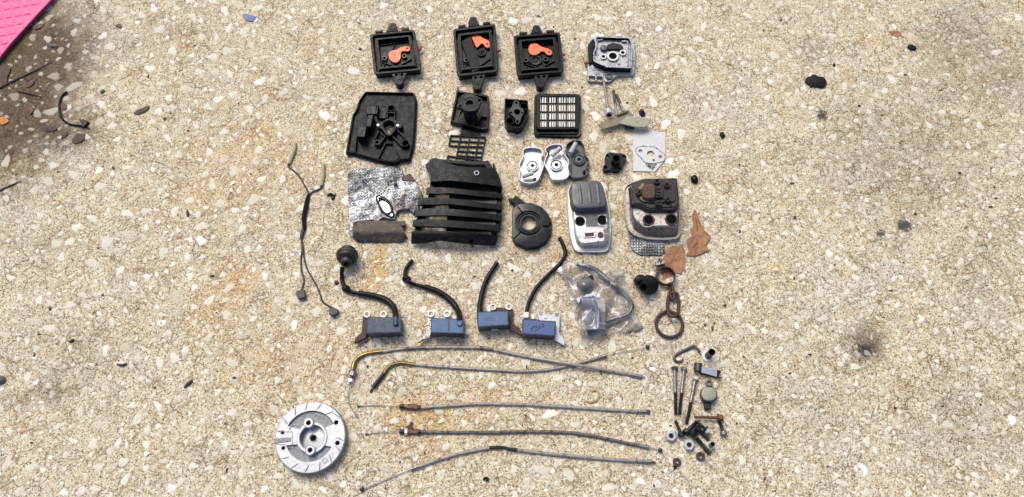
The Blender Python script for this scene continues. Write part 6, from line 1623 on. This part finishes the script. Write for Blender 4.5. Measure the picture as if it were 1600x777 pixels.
litter('white_chip', 'curved white scrap low on the right', ZU([(492, 670), (506, 668), (522, 682), (528, 698), (518, 712), (510, 710), (512, 694), (500, 682)]), 'whitechip', 'scrap', .4, .8)
litter('white_chip', 'pale triangular stone flake at the right edge', ZU([(978, 518), (998, 516), (1006, 530), (992, 550)]), 'whitechip', 'flake', .3, .8)
def scraps():
    b = MB(); b.tube([(*ZN(x, y), h) for x, y, h in ((226, 238, 1.5), (240, 232, 3), (252, 240, 2), (248, 256, 1.5), (262, 230, 2))], [.8, 2.4, 1.8, 2.6, .8], 7, 3, flat=.7); tag(b.build('broken_clip', M['rubber']), 'small broken black clip beside the wire harness', 'clip')
    b = MB(); b.tube([(*ZQ(x, y), 1.4) for x, y in ((424, 303), (450, 310), (478, 298), (490, 272), (476, 250), (456, 258))], [1.0, 1.8, 2.4, 2.4, 1.8, .8], 7, 4, flat=.6); tag(b.build('dry_curl', M['curl']), 'yellow brown dry curl between the second and the middle throttle cable', 'curl')
    for lb, pts in (('thin bent black scrap below the middle of the left side', [(297, 438), (310, 441), (322, 436)]), ('black scrap of wire left of the flywheel', [(468, 498), (476, 490), (486, 482), (490, 480)]), ('small black scrap left of the brown stain', [(476, 46), (478, 56), (477, 62)]), ('small black crumb pair below the thin twig', [(176, 382), (183, 378), (188, 374)])):
        b = MB(); b.tube([(*ZS(x, y), 1.6) for x, y in pts], [1.2] + [2.4] * (len(pts) - 2) + [1.2], 7, 3); tag(b.build('black_scrap', M['leafdark']), lb, 'scrap')
    b = MB(); b.tube([(*ZO(x, y), 2) for x, y in ((708, 694), (718, 682), (732, 688), (722, 698))], [1, 2, 2, 1], 7, 3); tag(b.build('black_scrap', M['tar']), 'small split black scrap under the lowest throttle cable', 'scrap')
    lump('brown_crumb', 'dark red brown crumb below the spark plug boot', 'crumb', *ZH(112, 312), 4.0, 'rustdark', 3, .7)
scraps()
def specks():
    """dark grains and crumbs strewn over the slab: nobody could count them"""
    b = MB(); V = []; Fc = []; 
    big = [ZS(250, 143), ZS(395, 170), ZS(262, 263), ZS(352, 298), ZS(128, 297), ZS(88, 415), ZS(394, 498), ZS(597, 473), ZS(573, 590), ZS(310, 668), ZS(540, 214), ZS(100, 362), ZS(80, 638), ZS(577, 707), ZU(160, 375), ZU(1105 - 1100 + 60, 160), ZU(128, 325), ZU(275, 378), ZU(340, 318), ZU(195, 718), ZU(768, 484), ZU(290, 72), ZU(600, 112), ZU(70, 158), ZU(105, 540), ZU(615, 490), ZU(890, 480), ZT(267, 557), ZT(870, 628), ZT(775, 525), ZT(718, 275), ZT(108, 704), ZT(275, 660), ZT(612, 228), ZT(470, 322), ZT(360, 250), ZT(640, 650), ZT(885, 602), ZT(180, 92), ZT(233, 62), ZQ(655, 93), ZQ(698, 265), ZQ(518, 405), ZQ(130, 375), ZQ(135, 138), ZQ(500, 165), ZQ(760, 720), ZO(140, 135), ZO(475, 662), ZO(618, 68), ZO(420, 560), ZO(300, 605), ZJ(662, 377), ZJ(588, 495), ZJ(525, 512), ZJ(672, 497), ZJ(688, 340), ZJ(575, 535), ZL(205, 188), ZL(108, 722), ZR(668, 482), ZR(760, 530), ZR(236, 697), ZR(458, 680), ZR(600, 310), ZR(966, 420), ZR(790, 186), ZI(88, 297), ZI(330, 258), ZI(182, 690), ZD(1088, 160), ZD(720, 35), ZN(262, 615), ZB(395, 36), ZB(550, 146), ZB(765, 268), ZA(148, 370), ZA(140, 105)]
    pts = [(p, random.uniform(1.4, 2.6)) for p in big] + [((random.uniform(-60, 1660), random.uniform(-40, 820)), random.choice((.6, .7, .8, 1.0, 1.3))) for _ in range(620)]
    for (x, y), r in pts:
        c = W(x, y, 0); k = scl(x, y) * r; o = len(V); n = 6; a0 = random.uniform(0, 6); el = random.uniform(.6, 1.6)
        for z in (0, .5):
            for i in range(n):
                a = a0 + i * 1.0472; q = random.uniform(.75, 1.2); ca, sa = math.cos(a) * el, math.sin(a) / el
                V.append(c + Vector((ca * q * k, sa * q * k, z * k + .0001)))
        V.append(c + Vector((0, 0, k * .9)))
        for i in range(n): j = (i + 1) % n; Fc += [(o + i, o + j, o + n + j, o + n + i), (o + n + i, o + n + j, o + 2 * n)]
    b.add(V, Fc)
    o = b.build('debris', M['leafdark']); o['kind'] = 'stuff'; o['label'] = 'dark crumbs and grains strewn over the concrete'
specks()
